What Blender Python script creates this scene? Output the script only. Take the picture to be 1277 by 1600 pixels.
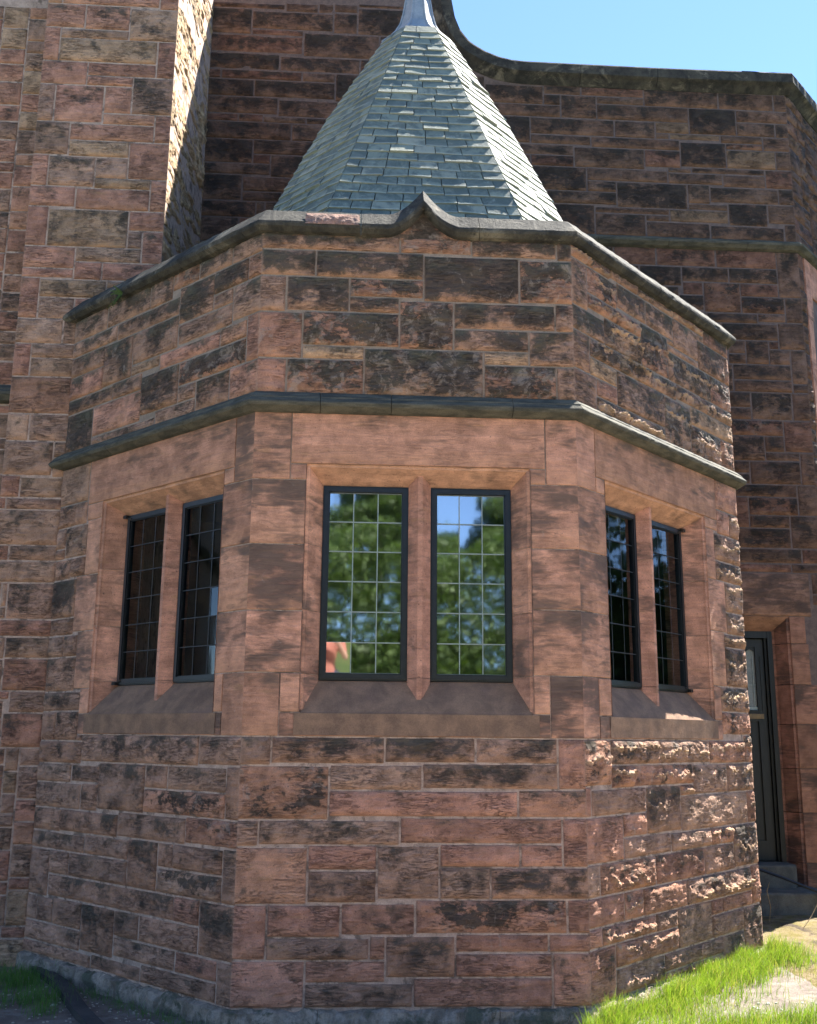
import bpy, math, random
import numpy as np
from mathutils import Vector, Matrix
R=math.radians
for o in list(bpy.data.objects): bpy.data.objects.remove(o)
scene=bpy.context.scene; COL=scene.collection
# ---------------------------------------------------------------- camera, sky, sun, exposure
TH,PT,RO=R(3.2846),R(12.385),R(.5258)
CAM=Vector((-.433,-6.649,1.65))
fw=Vector((math.sin(TH)*math.cos(PT),math.cos(TH)*math.cos(PT),math.sin(PT)))
r0=Vector((math.cos(TH),-math.sin(TH),0)); u0_=r0.cross(fw)
rt=r0*math.cos(RO)+u0_*math.sin(RO); up=u0_*math.cos(RO)-r0*math.sin(RO)
cd=bpy.data.cameras.new('camera'); cam=bpy.data.objects.new('camera',cd); COL.objects.link(cam)
M=Matrix((rt,up,-fw)).transposed().to_4x4(); M.translation=CAM; cam.matrix_world=M
cd.sensor_fit='VERTICAL'; cd.sensor_height=36; cd.sensor_width=36; cd.lens=1591.9/1600*36
cd.clip_start=.02; cd.clip_end=1500
scene.camera=cam
AZ,EL=R(41.8),R(53.8)
S=Vector((math.cos(EL)*math.cos(AZ),math.cos(EL)*math.sin(AZ),math.sin(EL)))
w=bpy.data.worlds.new('World'); scene.world=w; w.use_nodes=True
nt=w.node_tree; bg=nt.nodes['Background']; sky=nt.nodes.new('ShaderNodeTexSky')
sky.sky_type='NISHITA'; sky.sun_disc=False; sky.sun_elevation=EL; sky.sun_rotation=math.pi/2-AZ
sky.air_density=1.0; sky.dust_density=0.; sky.ozone_density=4.5; sky.altitude=3000
nt.links.new(sky.outputs[0],bg.inputs[0]); bg.inputs[1].default_value=.078
sd=bpy.data.lights.new('sun','SUN'); sd.energy=4.3; sd.angle=R(.5); sd.color=(1,.95,.86)
so=bpy.data.objects.new('sun',sd); COL.objects.link(so); so.rotation_euler=S.to_track_quat('Z','Y').to_euler()
scene.view_settings.view_transform='Standard'; scene.view_settings.look='None'
scene.view_settings.exposure=2.5; scene.view_settings.gamma=1; scene.view_settings.use_curve_mapping=False
STONES={
'F0U':"0,97,499,512,d5 97,148,499,512,m4 148,209,498,512,d6 209,219,497,512,d7 0,38,479,499,d5 38,114,479,499,d6 114,182,463,498,d8 182,219,464,497,m5 0,18,452,479,b1 18,62,453,479,d8 62,114,465,479,m5 62,97,453,465,d5 97,135,427,463,m6 135,207,443,463,d6 207,219,443,464,d6 0,30,418,452,r2 30,97,428,453,m6 135,188,427,443,d5 188,219,417,443,d5 30,73,418,428,y1 0,20,392,418,r2 20,73,392,418,m5 73,156,392,427,k6 156,188,417,427,y1 156,207,392,417,m6 207,219,392,417,b3",
'F1U':"0,51,491,512,b3 51,112,491,512,d4 112,142,491,512,d4 142,175,497,512,m4 175,214,497,512,d5 214,248,497,512,d5 0,68,477,491,b3 68,152,476,491,d5 152,194,467,497,d6 194,233,479,497,d6 233,248,479,497,m3 194,217,467,479,d4 217,248,452,479,b2 0,51,459,477,d3 51,92,440,476,d4 92,152,449,476,d4 92,130,440,449,y2 152,217,450,467,b3 130,204,436,449,r2 204,234,436,450,o1 234,248,417,452,r1 0,51,439,459,r2 108,156,404,436,d6 156,234,417,436,m6 67,108,426,440,d3 0,67,426,439,b4 40,108,400,426,r0 0,40,392,426,d7 156,178,404,417,d2 178,217,392,417,d5 217,248,392,417,r2 40,128,392,400,b4 128,178,392,404,b3",
'F2U':"0,54,502,512,m4 54,96,504,512,d4 96,155,504,512,d5 155,209,504,512,m2 209,256,498,512,r4 0,21,466,502,b3 21,63,481,502,m5 63,108,483,504,d6 108,153,483,504,d5 153,197,478,504,d4 197,248,472,498,d6 248,256,472,498,m3 0,43,447,466,d6 21,98,469,481,m4 43,98,447,469,k6 98,142,447,483,m7 142,218,447,472,k6 218,256,447,472,m5 0,22,418,447,d3 22,115,432,447,k6 115,154,432,447,k5 154,256,434,447,k5 22,59,418,432,y2 59,132,404,432,b5 132,177,392,432,k5 177,256,418,434,y3 0,30,392,418,b3 30,59,404,418,r1 30,132,392,404,k5 177,232,392,418,k6 232,256,392,418,m4 142,197,472,478,d3 142,153,478,483,d3 197,209,498,504,b2",
'F0L':"0,19,146,164,d2 19,91,147,164,d5 91,149,148,164,d5 149,202,148,164,d5 202,219,132,164,r2 0,56,113,146,m4 56,115,131,147,b2 115,202,132,148,b4 56,176,115,131,r1 176,219,115,132,o3 0,13,97,113,b1 13,101,98,113,b4 101,204,99,115,r0 0,44,63,97,o1 44,87,83,98,r1 44,87,64,83,d4 87,126,66,98,d5 126,177,85,99,r0 177,204,85,99,r1 126,158,66,85,b3 158,219,66,85,d5 204,219,85,115,r2 0,20,31,63,r1 20,65,44,63,r1 65,111,45,64,r2 111,206,46,66,m5 206,219,46,66,r1 20,83,31,44,b2 83,93,31,45,r0 93,136,21,45,d4 136,194,35,46,r2 194,219,35,46,r2 136,196,21,35,r0 0,44,4,31,r1 44,93,18,31,r1 44,110,4,18,b3 110,196,4,21,r2 196,219,4,35,r2",
'F1L':"0,61,142,159,d3 61,204,144,164,d4 204,248,145,164,d3 0,49,128,142,b2 49,87,129,142,d4 87,145,111,144,d4 145,171,128,144,d3 171,234,128,144,b3 145,234,112,128,m5 234,248,112,145,d2 0,64,109,128,d3 64,87,109,129,d4 0,39,92,109,d4 39,115,93,109,d4 115,194,94,111,d3 194,248,95,112,m4 0,74,79,92,b3 74,130,79,93,b3 130,165,62,94,d5 165,182,78,94,d2 182,234,78,94,d2 165,234,62,78,k5 234,248,62,95,d2 0,28,45,79,d2 28,55,62,79,d3 55,130,62,79,d2 28,186,46,62,d4 186,213,46,62,r2 213,248,29,62,d5 0,15,27,45,b2 15,38,27,45,b2 38,77,27,46,d2 77,119,14,46,d4 119,148,29,46,b2 148,213,29,46,d3 0,77,13,27,d2 119,190,16,29,d3 190,233,16,29,r2 93,153,4,14,d3 0,93,4,13,d3 153,233,4,16,d3 233,248,4,29,b3 0,43,347,379,b2 0,43,328,347,d4 0,14,311,328,b3 14,46,302,328,k5 25,46,286,302,k5 0,25,285,302,d4 0,35,254,285,d5 0,35,240,254,d4 0,23,223,240,b3 23,43,223,240,d4 0,43,196,223,d4 0,53,181,196,b3 0,21,159,181,b2 21,53,159,181,d5 53,61,159,164,d3 0,14,302,311,d3",
'F2L':"0,33,134,164,m4 33,99,147,164,k5 99,179,147,164,k5 179,243,146,164,m3 243,256,146,168,m3 33,63,132,147,m3 63,150,132,147,m4 150,208,124,146,b3 208,256,124,146,k4 7,78,115,132,b2 78,129,100,132,d4 129,242,99,124,b2 242,256,99,124,m3 0,46,86,115,r2 46,78,100,115,m3 46,112,86,100,b2 112,174,86,99,b3 174,213,86,99,m3 213,256,67,99,k5 0,15,66,86,b2 15,88,66,86,m3 88,162,66,86,r3 162,213,66,86,b3 0,44,48,66,r1 44,69,48,66,m3 69,132,48,66,m3 132,241,48,66,k4 241,256,37,67,m3 0,16,36,48,r1 16,85,36,48,m3 85,116,36,48,b3 116,169,21,48,b4 169,188,37,48,r1 188,241,37,48,r0 169,223,21,37,b2 223,256,4,37,d5 0,31,4,36,r2 31,116,21,36,m3 95,186,9,21,d3 186,223,4,21,b3 31,95,4,21,d2 215,256,353,379,r1 215,239,332,353,r2 239,256,332,353,k3 208,256,309,332,k4 208,256,292,309,k6 223,256,267,292,k3 223,256,249,267,k3 217,256,238,249,k3 217,256,206,238,k5 205,256,186,206,k5 205,256,168,186,m4 95,129,4,9,r2 129,186,4,9,m3 0,7,115,134,r2 129,150,124,132,m3",
'L':"-334,-299,801,826,r2 -299,-258,800,826,r3 -258,-215,790,824,b3 -321,-232,826,844,r1 -232,-215,824,847,r2 -334,-320,766,801,r1 -320,-258,790,800,b2 -320,-231,766,790,y3 -231,-215,752,790,r2 -334,-293,742,766,r2 -293,-231,752,766,r2 -293,-251,742,752,r3 -334,-320,704,742,d2 -320,-276,704,742,r2 -276,-251,714,742,r2 -251,-215,714,752,d4 -276,-229,703,714,o2 -334,-304,671,704,d3 -304,-229,686,703,r2 -229,-215,686,714,r2 -304,-250,670,686,y2 -250,-215,649,686,r2 -334,-320,640,671,r1 -320,-279,640,670,d3 -279,-250,649,670,d3 -279,-229,639,649,y2 -334,-294,620,640,r2 -294,-229,618,639,r1 -229,-215,618,649,r1 -334,-316,582,620,r1 -316,-246,582,618,y4 -246,-215,599,618,r2 -246,-233,582,599,b3 -233,-215,568,599,r2 -334,-290,561,582,r1 -334,-290,552,561,r1 -290,-266,551,568,r1 -290,-233,568,582,b2 -334,-318,514,552,r1 -318,-261,534,551,y3 -266,-215,551,568,r1 -318,-287,514,534,b2 -334,-295,491,514,b3 -295,-283,491,514,b2 -334,-320,461,491,r1 -320,-283,478,491,b2 -320,-283,461,478,b3 -334,-283,428,461,o2 -334,-316,404,428,b2 -316,-283,404,428,b2 -334,-294,374,404,d3 -294,-283,390,404,b2 -294,-283,373,390,b2 -334,-319,355,374,r1 -319,-283,355,373,b2 -329,-283,345,355,d2 -334,-283,315,345,b2 -323,-283,302,315,d2 -334,-283,284,302,d3 -321,-283,254,284,d4 -326,-283,240,254,r2 -319,-283,223,240,b2 -319,-283,197,223,r2 -312,-283,180,197,d3 -316,-283,153,180,r3 -334,-303,-10,-1,r1 -303,-283,-10,12,y2 -334,-303,-1,21,r2 -303,-283,12,21,r3 -334,-300,21,43,b2 -300,-283,21,47,y2 -334,-300,43,53,r1 -300,-283,47,56,r2 -334,-300,53,76,r2 -300,-283,56,80,d3 -334,-311,76,97,r1 -311,-300,76,93,d2 -300,-283,80,97,o2 -311,-300,93,103,b2 -334,-311,97,114,d3 -300,-283,97,114,r2 -311,-300,103,118,d3 -334,-311,114,130,r2 -300,-283,114,139,d3 -311,-300,118,135,y2 -334,-311,130,140,b3 -311,-300,135,153,b3 -300,-283,139,153,b3 -334,-311,140,153,o2 -334,-316,153,175,r1 -334,-316,175,190,b2 -334,-312,190,197,r1 -334,-319,197,222,d2 -334,-319,222,240,d2 -334,-326,240,250,d2 -334,-326,250,259,o2 -326,-321,254,264,b3 -334,-326,259,269,d3 -326,-321,264,284,d3 -334,-326,269,278,b2 -334,-326,278,284,y2 -334,-323,302,315,r3 -334,-329,345,355,r2 -287,-237,522,534,r3 -237,-215,522,539,r1 -261,-237,534,544,r2 -237,-215,539,551,b3 -261,-237,544,551,b3 -334,-321,826,849,d3 -321,-276,844,860,y2 -276,-232,844,854,r3 -232,-215,847,860,r3 -334,-321,849,860,y2 -276,-232,854,860,y2",
'L2':"-440,-414,-10,6,b4 -414,-393,-10,1,r3 -393,-367,-10,11,o2 -367,-333,-10,8,d2 -414,-393,1,13,b4 -440,-414,6,23,d2 -367,-333,8,30,r2 -393,-367,11,27,r1 -414,-393,13,35,d4 -440,-414,23,35,r2 -393,-367,27,53,o2 -367,-333,30,43,y2 -440,-407,35,60,b3 -407,-393,35,51,y2 -367,-345,43,66,d3 -345,-333,43,61,b2 -407,-393,51,69,r3 -393,-367,53,78,r3 -440,-407,60,72,b3 -345,-333,61,77,b3 -367,-345,66,91,r2 -407,-393,69,80,d4 -440,-407,72,83,r2 -345,-333,77,89,d2 -393,-367,78,90,b2 -407,-393,80,103,d2 -440,-418,83,94,r2 -418,-407,83,105,r3 -345,-333,89,101,r3 -393,-367,90,103,r2 -367,-345,91,102,d4 -440,-418,94,117,d3 -345,-333,101,113,o2 -367,-345,102,123,y2 -407,-382,103,122,o2 -382,-367,103,115,o2 -418,-407,105,116,r2 -345,-333,113,131,b4 -382,-367,115,137,o2 -418,-407,116,133,r1 -440,-418,117,133,b2 -407,-382,122,146,r1 -367,-345,123,141,b4 -345,-333,131,156,y2 -440,-407,133,144,d2 -382,-367,137,159,b3 -367,-345,141,153,d2 -440,-407,144,160,d2 -407,-382,146,165,b4 -367,-345,153,176,d3 -345,-333,156,174,r2 -382,-367,159,176,y2 -440,-407,160,176,d2 -407,-382,165,189,b4 -345,-333,174,198,d3 -440,-407,176,187,r3 -382,-345,176,187,r2 -440,-407,187,206,r2 -382,-345,187,206,b3 -407,-382,189,211,d4 -345,-333,198,215,b2 -440,-407,206,229,b2 -382,-345,206,230,b2 -407,-382,211,223,d2 -345,-333,215,227,d2 -407,-382,223,233,b2 -345,-333,227,238,o2 -440,-407,229,248,r2 -382,-359,230,249,d4 -359,-345,230,242,r2 -407,-382,233,258,r2 -345,-333,238,259,d3 -359,-345,242,265,d3 -440,-419,248,260,y2 -419,-407,248,259,d2 -382,-359,249,274,r2 -407,-382,258,269,r2 -419,-407,259,270,r1 -345,-333,259,281,r2 -440,-419,260,277,b2 -359,-345,265,281,b4 -407,-382,269,282,r2 -419,-407,270,281,r2 -382,-359,274,290,o2 -440,-419,277,299,d2 -419,-407,281,307,b4 -359,-333,281,304,d3 -407,-382,282,304,b3 -382,-359,290,309,b3 -440,-419,299,323,r3 -407,-382,304,316,d2 -359,-333,304,322,r2 -419,-407,307,317,d3 -382,-359,309,326,b4 -407,-382,316,328,r1 -419,-407,317,328,r2 -359,-333,322,340,y2 -440,-419,323,334,r3 -382,-359,326,351,d3 -419,-382,328,344,d3 -440,-419,334,353,d4 -359,-333,340,358,d3 -419,-382,344,361,d4 -382,-359,351,373,b4 -440,-419,353,376,r1 -359,-333,358,381,d3 -419,-382,361,372,d4 -419,-392,372,384,b4 -392,-382,372,394,b3 -382,-359,373,390,d4 -440,-419,376,399,r2 -359,-333,381,403,b4 -419,-392,384,401,y2 -382,-359,390,414,y2 -392,-382,394,406,r1 -440,-419,399,424,b2 -419,-392,401,418,b2 -359,-333,403,413,b4 -392,-382,406,423,r1 -359,-333,413,435,b3 -382,-359,414,424,b2 -419,-392,418,429,r1 -392,-382,423,443,r3 -440,-419,424,443,d2 -382,-359,424,443,r2 -419,-392,429,443,d4 -359,-333,435,443,r1 -440,-413,461,485,r1 -413,-385,461,478,r2 -385,-359,461,480,b3 -359,-333,461,483,r1 -413,-385,478,490,b4 -385,-359,480,491,d4 -359,-333,483,499,d3 -440,-413,485,496,r3 -413,-385,490,514,o2 -385,-359,491,509,y2 -440,-413,496,507,d3 -359,-333,499,511,b2 -440,-413,507,531,b2 -385,-359,509,521,b3 -359,-333,511,530,r2 -413,-385,514,538,r1 -385,-359,521,538,b3 -359,-333,530,548,d4 -440,-413,531,549,o2 -413,-383,538,563,b2 -383,-359,538,551,y2 -359,-333,548,565,o2 -440,-413,549,561,r2 -383,-359,551,568,r3 -440,-413,561,573,r2 -413,-383,563,580,d3 -359,-333,565,587,o2 -383,-359,568,586,r1 -440,-413,573,591,b2 -413,-383,580,606,b4 -383,-359,586,610,o2 -359,-333,587,609,r2 -440,-413,591,615,b4 -413,-383,606,624,y2 -359,-333,609,627,o2 -383,-359,610,626,d3 -440,-413,615,627,y2 -413,-383,624,636,r3 -383,-359,626,649,b3 -440,-413,627,638,r2 -359,-333,627,652,r2 -413,-383,636,648,r2 -440,-413,638,655,b2 -413,-383,648,665,d2 -383,-359,649,666,r3 -359,-333,652,673,r2 -440,-413,655,672,r2 -413,-383,665,682,o2 -383,-359,666,676,r2 -440,-413,672,690,b4 -359,-333,673,685,o2 -383,-359,676,699,r2 -413,-383,682,704,o2 -359,-333,685,709,d4 -440,-413,690,701,r3 -383,-359,699,718,d3 -440,-413,701,713,r3 -413,-383,704,723,b3 -359,-333,709,728,y2 -440,-413,713,724,r2 -383,-359,718,735,r3 -413,-383,723,741,r2 -440,-413,724,741,o2 -359,-333,728,747,r1 -383,-359,735,759,r1 -440,-404,741,764,b4 -404,-383,741,763,b4 -359,-333,747,771,y2 -383,-359,759,778,r1 -404,-383,763,775,r2 -440,-404,764,776,d3 -359,-333,771,790,d4 -404,-383,775,786,d4 -440,-404,776,798,r2 -383,-359,778,794,r1 -404,-383,786,803,r3 -359,-333,790,803,d3 -383,-359,794,816,y2 -440,-404,798,822,b3 -404,-383,803,825,r1 -359,-333,803,827,b3 -383,-359,816,840,y2 -440,-414,822,840,b4 -414,-404,822,840,b3 -404,-383,825,840,b4 -359,-333,827,840,o2",
'L3':"-1100,-1050,-10,20,b2 -1050,-1000,-10,15,r2 -1000,-935,-10,15,b2 -935,-880,-10,20,r3 -880,-800,-10,10,b2 -800,-750,-10,10,y2 -750,-680,-10,25,o2 -680,-630,-10,15,d3 -630,-535,-10,10,d2 -535,-465,-10,25,b3 -465,-440,-10,25,r3 -880,-835,10,35,r3 -835,-790,10,45,r2 -790,-750,10,45,d2 -630,-585,10,40,r2 -585,-535,10,30,r3 -1050,-960,15,50,r2 -960,-935,15,40,r2 -680,-630,15,35,b2 -1100,-1050,20,50,y2 -935,-880,20,55,r1 -750,-680,25,45,r2 -535,-470,25,50,d2 -470,-440,25,55,b4 -585,-535,30,55,y2 -880,-835,35,50,b4 -680,-630,35,55,d2 -960,-935,40,60,d4 -630,-585,40,60,r3 -835,-750,45,75,y2 -750,-680,45,70,o2 -1100,-1025,50,75,r2 -1025,-960,50,70,b4 -880,-835,50,75,r2 -535,-470,50,85,r3 -935,-880,55,70,r2 -680,-630,55,90,b2 -585,-535,55,80,d3 -470,-440,55,80,b3 -960,-935,60,90,b4 -630,-585,60,90,r3 -1025,-960,70,85,d2 -935,-880,70,90,d2 -750,-680,70,85,d3 -1100,-1055,75,110,r2 -1055,-1025,75,100,b3 -880,-795,75,110,r3 -795,-750,75,95,o2 -585,-535,80,105,b4 -470,-440,80,105,d4 -1025,-960,85,120,d2 -750,-680,85,110,r3 -535,-470,85,105,b2 -960,-920,90,115,d3 -920,-880,90,120,b2 -680,-630,90,110,d3 -630,-585,90,105,b4 -795,-750,95,115,d4 -1055,-1025,100,130,d2 -630,-585,105,130,y2 -585,-530,105,125,b4 -530,-440,105,135,o2 -1100,-1055,110,140,y2 -880,-840,110,145,r3 -840,-795,110,125,b3 -750,-655,110,125,r2 -655,-630,110,125,r3 -960,-920,115,140,b4 -795,-750,115,140,o2 -1025,-960,120,145,r2 -920,-880,120,150,b4 -840,-795,125,155,d3 -750,-700,125,160,r2 -700,-630,125,140,r2 -585,-530,125,150,b2 -1055,-1025,130,150,r2 -630,-585,130,145,b2 -530,-490,135,160,b2 -490,-440,135,165,d4 -1100,-1055,140,170,r3 -960,-920,140,165,r1 -795,-750,140,170,b3 -700,-630,140,165,d3 -1025,-960,145,175,b3 -880,-840,145,170,o2 -630,-585,145,170,r3 -1055,-1025,150,175,d4 -920,-880,150,165,b2 -585,-530,150,165,b3 -840,-795,155,180,d3 -750,-700,160,185,b3 -530,-490,160,190,d4 -960,-910,165,200,d2 -910,-880,165,195,d4 -700,-630,165,190,r2 -585,-530,165,200,d3 -490,-440,165,195,d4 -1100,-1055,170,195,y2 -880,-840,170,205,r3 -795,-750,170,190,y2 -630,-585,170,195,d2 -1055,-995,175,200,d3 -995,-960,175,210,r2 -840,-795,180,195,b4 -750,-700,185,210,d3 -795,-750,190,215,b3 -700,-630,190,210,b3 -530,-490,190,215,b4 -1100,-1055,195,210,d2 -910,-880,195,220,b2 -840,-795,195,215,y2 -630,-585,195,230,r2 -490,-440,195,225,r3 -1055,-995,200,225,r2 -960,-910,200,235,d2 -585,-530,200,225,y2 -880,-840,205,235,r3 -1100,-1055,210,225,b4 -995,-960,210,235,o2 -750,-710,210,225,y2 -710,-655,210,230,b4 -655,-630,210,230,d3 -840,-750,215,230,r1 -530,-490,215,240,b3 -910,-880,220,250,d3 -1100,-1040,225,250,r2 -1040,-995,225,255,r2 -750,-710,225,250,r3 -585,-530,225,255,r3 -490,-440,225,260,d4 -840,-795,230,255,r3 -795,-750,230,245,r2 -710,-630,230,245,r1 -630,-585,230,245,b2 -995,-910,235,265,y2 -880,-840,235,270,r2 -530,-490,240,265,b4 -795,-750,245,275,o2 -710,-640,245,270,d3 -640,-585,245,275,o2 -1100,-1040,250,275,r2 -910,-880,250,275,r3 -750,-710,250,275,d2 -1040,-995,255,275,b3 -840,-795,255,270,b4 -585,-530,255,275,r2 -490,-440,260,290,r3 -995,-910,265,290,d3 -530,-490,265,285,d4 -880,-835,270,305,y2 -835,-795,270,290,b2 -710,-660,270,290,y2 -660,-640,270,295,o2 -1100,-995,275,305,r2 -910,-880,275,300,d2 -795,-710,275,305,b3 -640,-565,275,310,b2 -565,-530,275,305,r3 -530,-490,285,310,o2 -995,-910,290,315,d4 -835,-795,290,320,r3 -710,-660,290,310,r3 -490,-440,290,320,b4 -660,-640,295,320,r2 -910,-880,300,320,b4 -1100,-995,305,330,r1 -880,-835,305,340,y2 -795,-730,305,325,r1 -730,-710,305,325,d2 -565,-530,305,325,d2 -710,-660,310,330,d4 -640,-565,310,345,b3 -530,-490,310,330,b3 -995,-940,315,340,b3 -940,-910,315,340,r1 -910,-880,320,355,d2 -835,-795,320,355,r3 -660,-640,320,345,r2 -490,-440,320,350,r1 -795,-710,325,355,o2 -565,-530,325,340,y2 -1100,-1035,330,355,r2 -1035,-995,330,365,d2 -710,-660,330,360,b3 -530,-490,330,365,d3 -995,-945,340,370,b4 -945,-910,340,370,d4 -880,-835,340,360,r1 -565,-530,340,365,o2 -660,-565,345,370,y2 -490,-440,350,365,r1 -1100,-1035,355,380,y2 -910,-880,355,380,r1 -835,-790,355,390,b4 -790,-710,355,375,r2 -880,-835,360,395,o2 -710,-660,360,375,r2 -1035,-995,365,390,y2 -565,-520,365,390,d3 -520,-440,365,390,b2 -995,-945,370,400,r2 -945,-910,370,385,d3 -660,-620,370,390,r1 -620,-565,370,405,r3 -790,-695,375,410,b3 -695,-660,375,400,d3 -1100,-1035,380,405,b3 -910,-880,380,415,r1 -945,-910,385,420,r2 -1035,-995,390,415,b2 -835,-790,390,415,r1 -660,-620,390,405,d4 -565,-480,390,405,r1 -480,-440,390,415,b4 -880,-835,395,420,b2 -995,-945,400,420,r1 -695,-660,400,425,r2 -1100,-1035,405,420,b3 -660,-575,405,425,d2 -575,-515,405,425,d4 -515,-480,405,430,r2 -790,-695,410,430,b2 -1035,-995,415,445,d4 -910,-880,415,430,d4 -835,-790,415,445,r2 -480,-440,415,445,d4 -1100,-1035,420,445,b3 -995,-910,420,445,r3 -880,-835,420,445,d3 -695,-635,425,445,r3 -635,-545,425,445,y2 -545,-515,425,445,b3 -910,-880,430,445,r2 -790,-725,430,445,r2 -725,-695,430,445,b4 -515,-480,430,445,r2 -1100,-1030,460,485,d4 -1030,-975,460,480,b2 -975,-910,460,475,r2 -910,-840,460,480,d2 -840,-795,460,485,d4 -795,-745,460,495,r2 -745,-675,460,480,d2 -675,-635,460,480,d2 -635,-585,460,495,d3 -585,-505,460,495,o2 -505,-440,460,485,o2 -975,-910,475,510,d4 -1030,-975,480,505,r2 -910,-865,480,500,d4 -865,-840,480,500,r3 -745,-660,480,510,r2 -660,-635,480,500,b4 -1100,-1030,485,510,y2 -840,-795,485,510,d2 -505,-440,485,510,b3 -795,-745,495,515,o2 -635,-545,495,525,r1 -545,-505,495,520,d4 -910,-840,500,530,r2 -660,-635,500,515,b2 -1030,-975,505,530,b2 -1100,-1030,510,535,b4 -975,-910,510,545,o2 -840,-795,510,525,d2 -745,-705,510,525,b3 -705,-660,510,530,d2 -505,-440,510,540,b2 -795,-745,515,540,d3 -660,-635,515,545,r3 -545,-505,520,545,r2 -840,-795,525,555,b3 -745,-705,525,555,r2 -635,-595,525,540,r2 -595,-545,525,545,r1 -1030,-975,530,555,b2 -910,-840,530,555,b3 -705,-660,530,555,b4 -1100,-1030,535,565,d2 -795,-745,540,560,d3 -635,-595,540,555,b4 -505,-440,540,570,r2 -975,-910,545,580,b3 -660,-635,545,575,d2 -595,-555,545,570,r3 -555,-505,545,560,r3 -1030,-975,555,580,y2 -910,-850,555,590,b2 -850,-795,555,585,r1 -745,-700,555,590,o2 -700,-660,555,580,b4 -635,-595,555,580,r3 -795,-745,560,585,r3 -555,-505,560,585,r3 -1100,-1050,565,600,r2 -1050,-1030,565,590,r3 -595,-555,570,585,d3 -505,-440,570,590,b3 -660,-635,575,600,r3 -1030,-990,580,605,d4 -990,-940,580,595,r1 -940,-910,580,615,r3 -700,-660,580,605,r2 -635,-595,580,610,d3 -850,-790,585,610,b4 -790,-745,585,605,d4 -595,-505,585,620,b4 -1050,-1030,590,605,b2 -910,-850,590,615,y2 -745,-700,590,625,y2 -505,-440,590,615,d2 -990,-940,595,630,d3 -1100,-1050,600,635,b2 -660,-635,600,635,b4 -1050,-990,605,625,o2 -790,-745,605,620,d4 -700,-660,605,630,r2 -850,-790,610,645,r2 -635,-595,610,630,r2 -940,-850,615,640,r1 -505,-440,615,650,b3 -790,-745,620,655,o2 -595,-555,620,655,r3 -555,-505,620,645,r2 -1050,-990,625,660,r2 -745,-700,625,655,b3 -990,-940,630,660,d2 -700,-660,630,655,o2 -635,-595,630,655,d3 -1100,-1050,635,655,d2 -660,-635,635,665,y2 -940,-880,640,655,o2 -880,-850,640,655,r2 -850,-790,645,680,d4 -555,-505,645,680,y2 -505,-440,650,675,r2 -1100,-1050,655,670,r2 -940,-890,655,690,r2 -890,-850,655,690,b2 -790,-740,655,680,d2 -740,-660,655,670,r1 -635,-595,655,690,r2 -595,-555,655,685,d4 -1050,-940,660,690,d4 -660,-635,665,690,r1 -1100,-1050,670,690,r3 -740,-660,670,705,r2 -505,-440,675,705,r1 -850,-775,680,705,y2 -775,-740,680,710,b3 -555,-505,680,710,d3 -595,-555,685,705,b3 -1100,-1030,690,715,d3 -1030,-940,690,715,b4 -940,-850,690,720,b4 -660,-595,690,710,r3 -850,-775,705,730,b2 -740,-685,705,725,y2 -685,-660,705,735,o2 -595,-555,705,730,b2 -505,-440,705,735,b3 -775,-740,710,745,y2 -660,-595,710,745,o2 -555,-505,710,735,o2 -1100,-1005,715,740,y2 -1005,-940,715,740,b4 -940,-850,720,740,b3 -740,-685,725,755,b4 -850,-775,730,760,r2 -595,-555,730,755,o2 -685,-660,735,765,d4 -555,-495,735,750,b3 -495,-440,735,755,d3 -1100,-1060,740,775,b4 -1060,-1000,740,755,b3 -1000,-910,740,760,b4 -910,-870,740,770,r1 -870,-850,740,765,r3 -775,-740,745,770,d2 -660,-595,745,780,d3 -555,-495,750,775,r2 -1060,-1000,755,780,b4 -740,-685,755,775,r3 -595,-555,755,780,o2 -495,-440,755,780,b3 -1000,-950,760,780,d4 -950,-910,760,795,d2 -850,-775,760,785,o2 -870,-850,765,795,b2 -685,-660,765,800,r2 -910,-870,770,795,b2 -775,-740,770,800,r2 -1100,-1060,775,795,r1 -740,-685,775,810,r2 -555,-495,775,795,y2 -1060,-950,780,810,d2 -660,-585,780,805,d3 -585,-555,780,805,b4 -495,-440,780,805,r1 -850,-775,785,820,d2 -1100,-1060,795,825,d3 -950,-850,795,815,r2 -555,-515,795,820,r3 -515,-495,795,815,b2 -775,-740,800,825,d2 -685,-660,800,820,y2 -660,-585,805,840,y2 -585,-555,805,825,r2 -495,-440,805,840,d3 -1060,-950,810,840,r3 -740,-685,810,840,d3 -950,-850,815,840,b4 -515,-495,815,840,y2 -850,-775,820,840,r2 -685,-660,820,840,d4 -555,-515,820,840,b2 -1100,-1060,825,840,b3 -775,-740,825,840,r2 -585,-555,825,840,d3",
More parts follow.
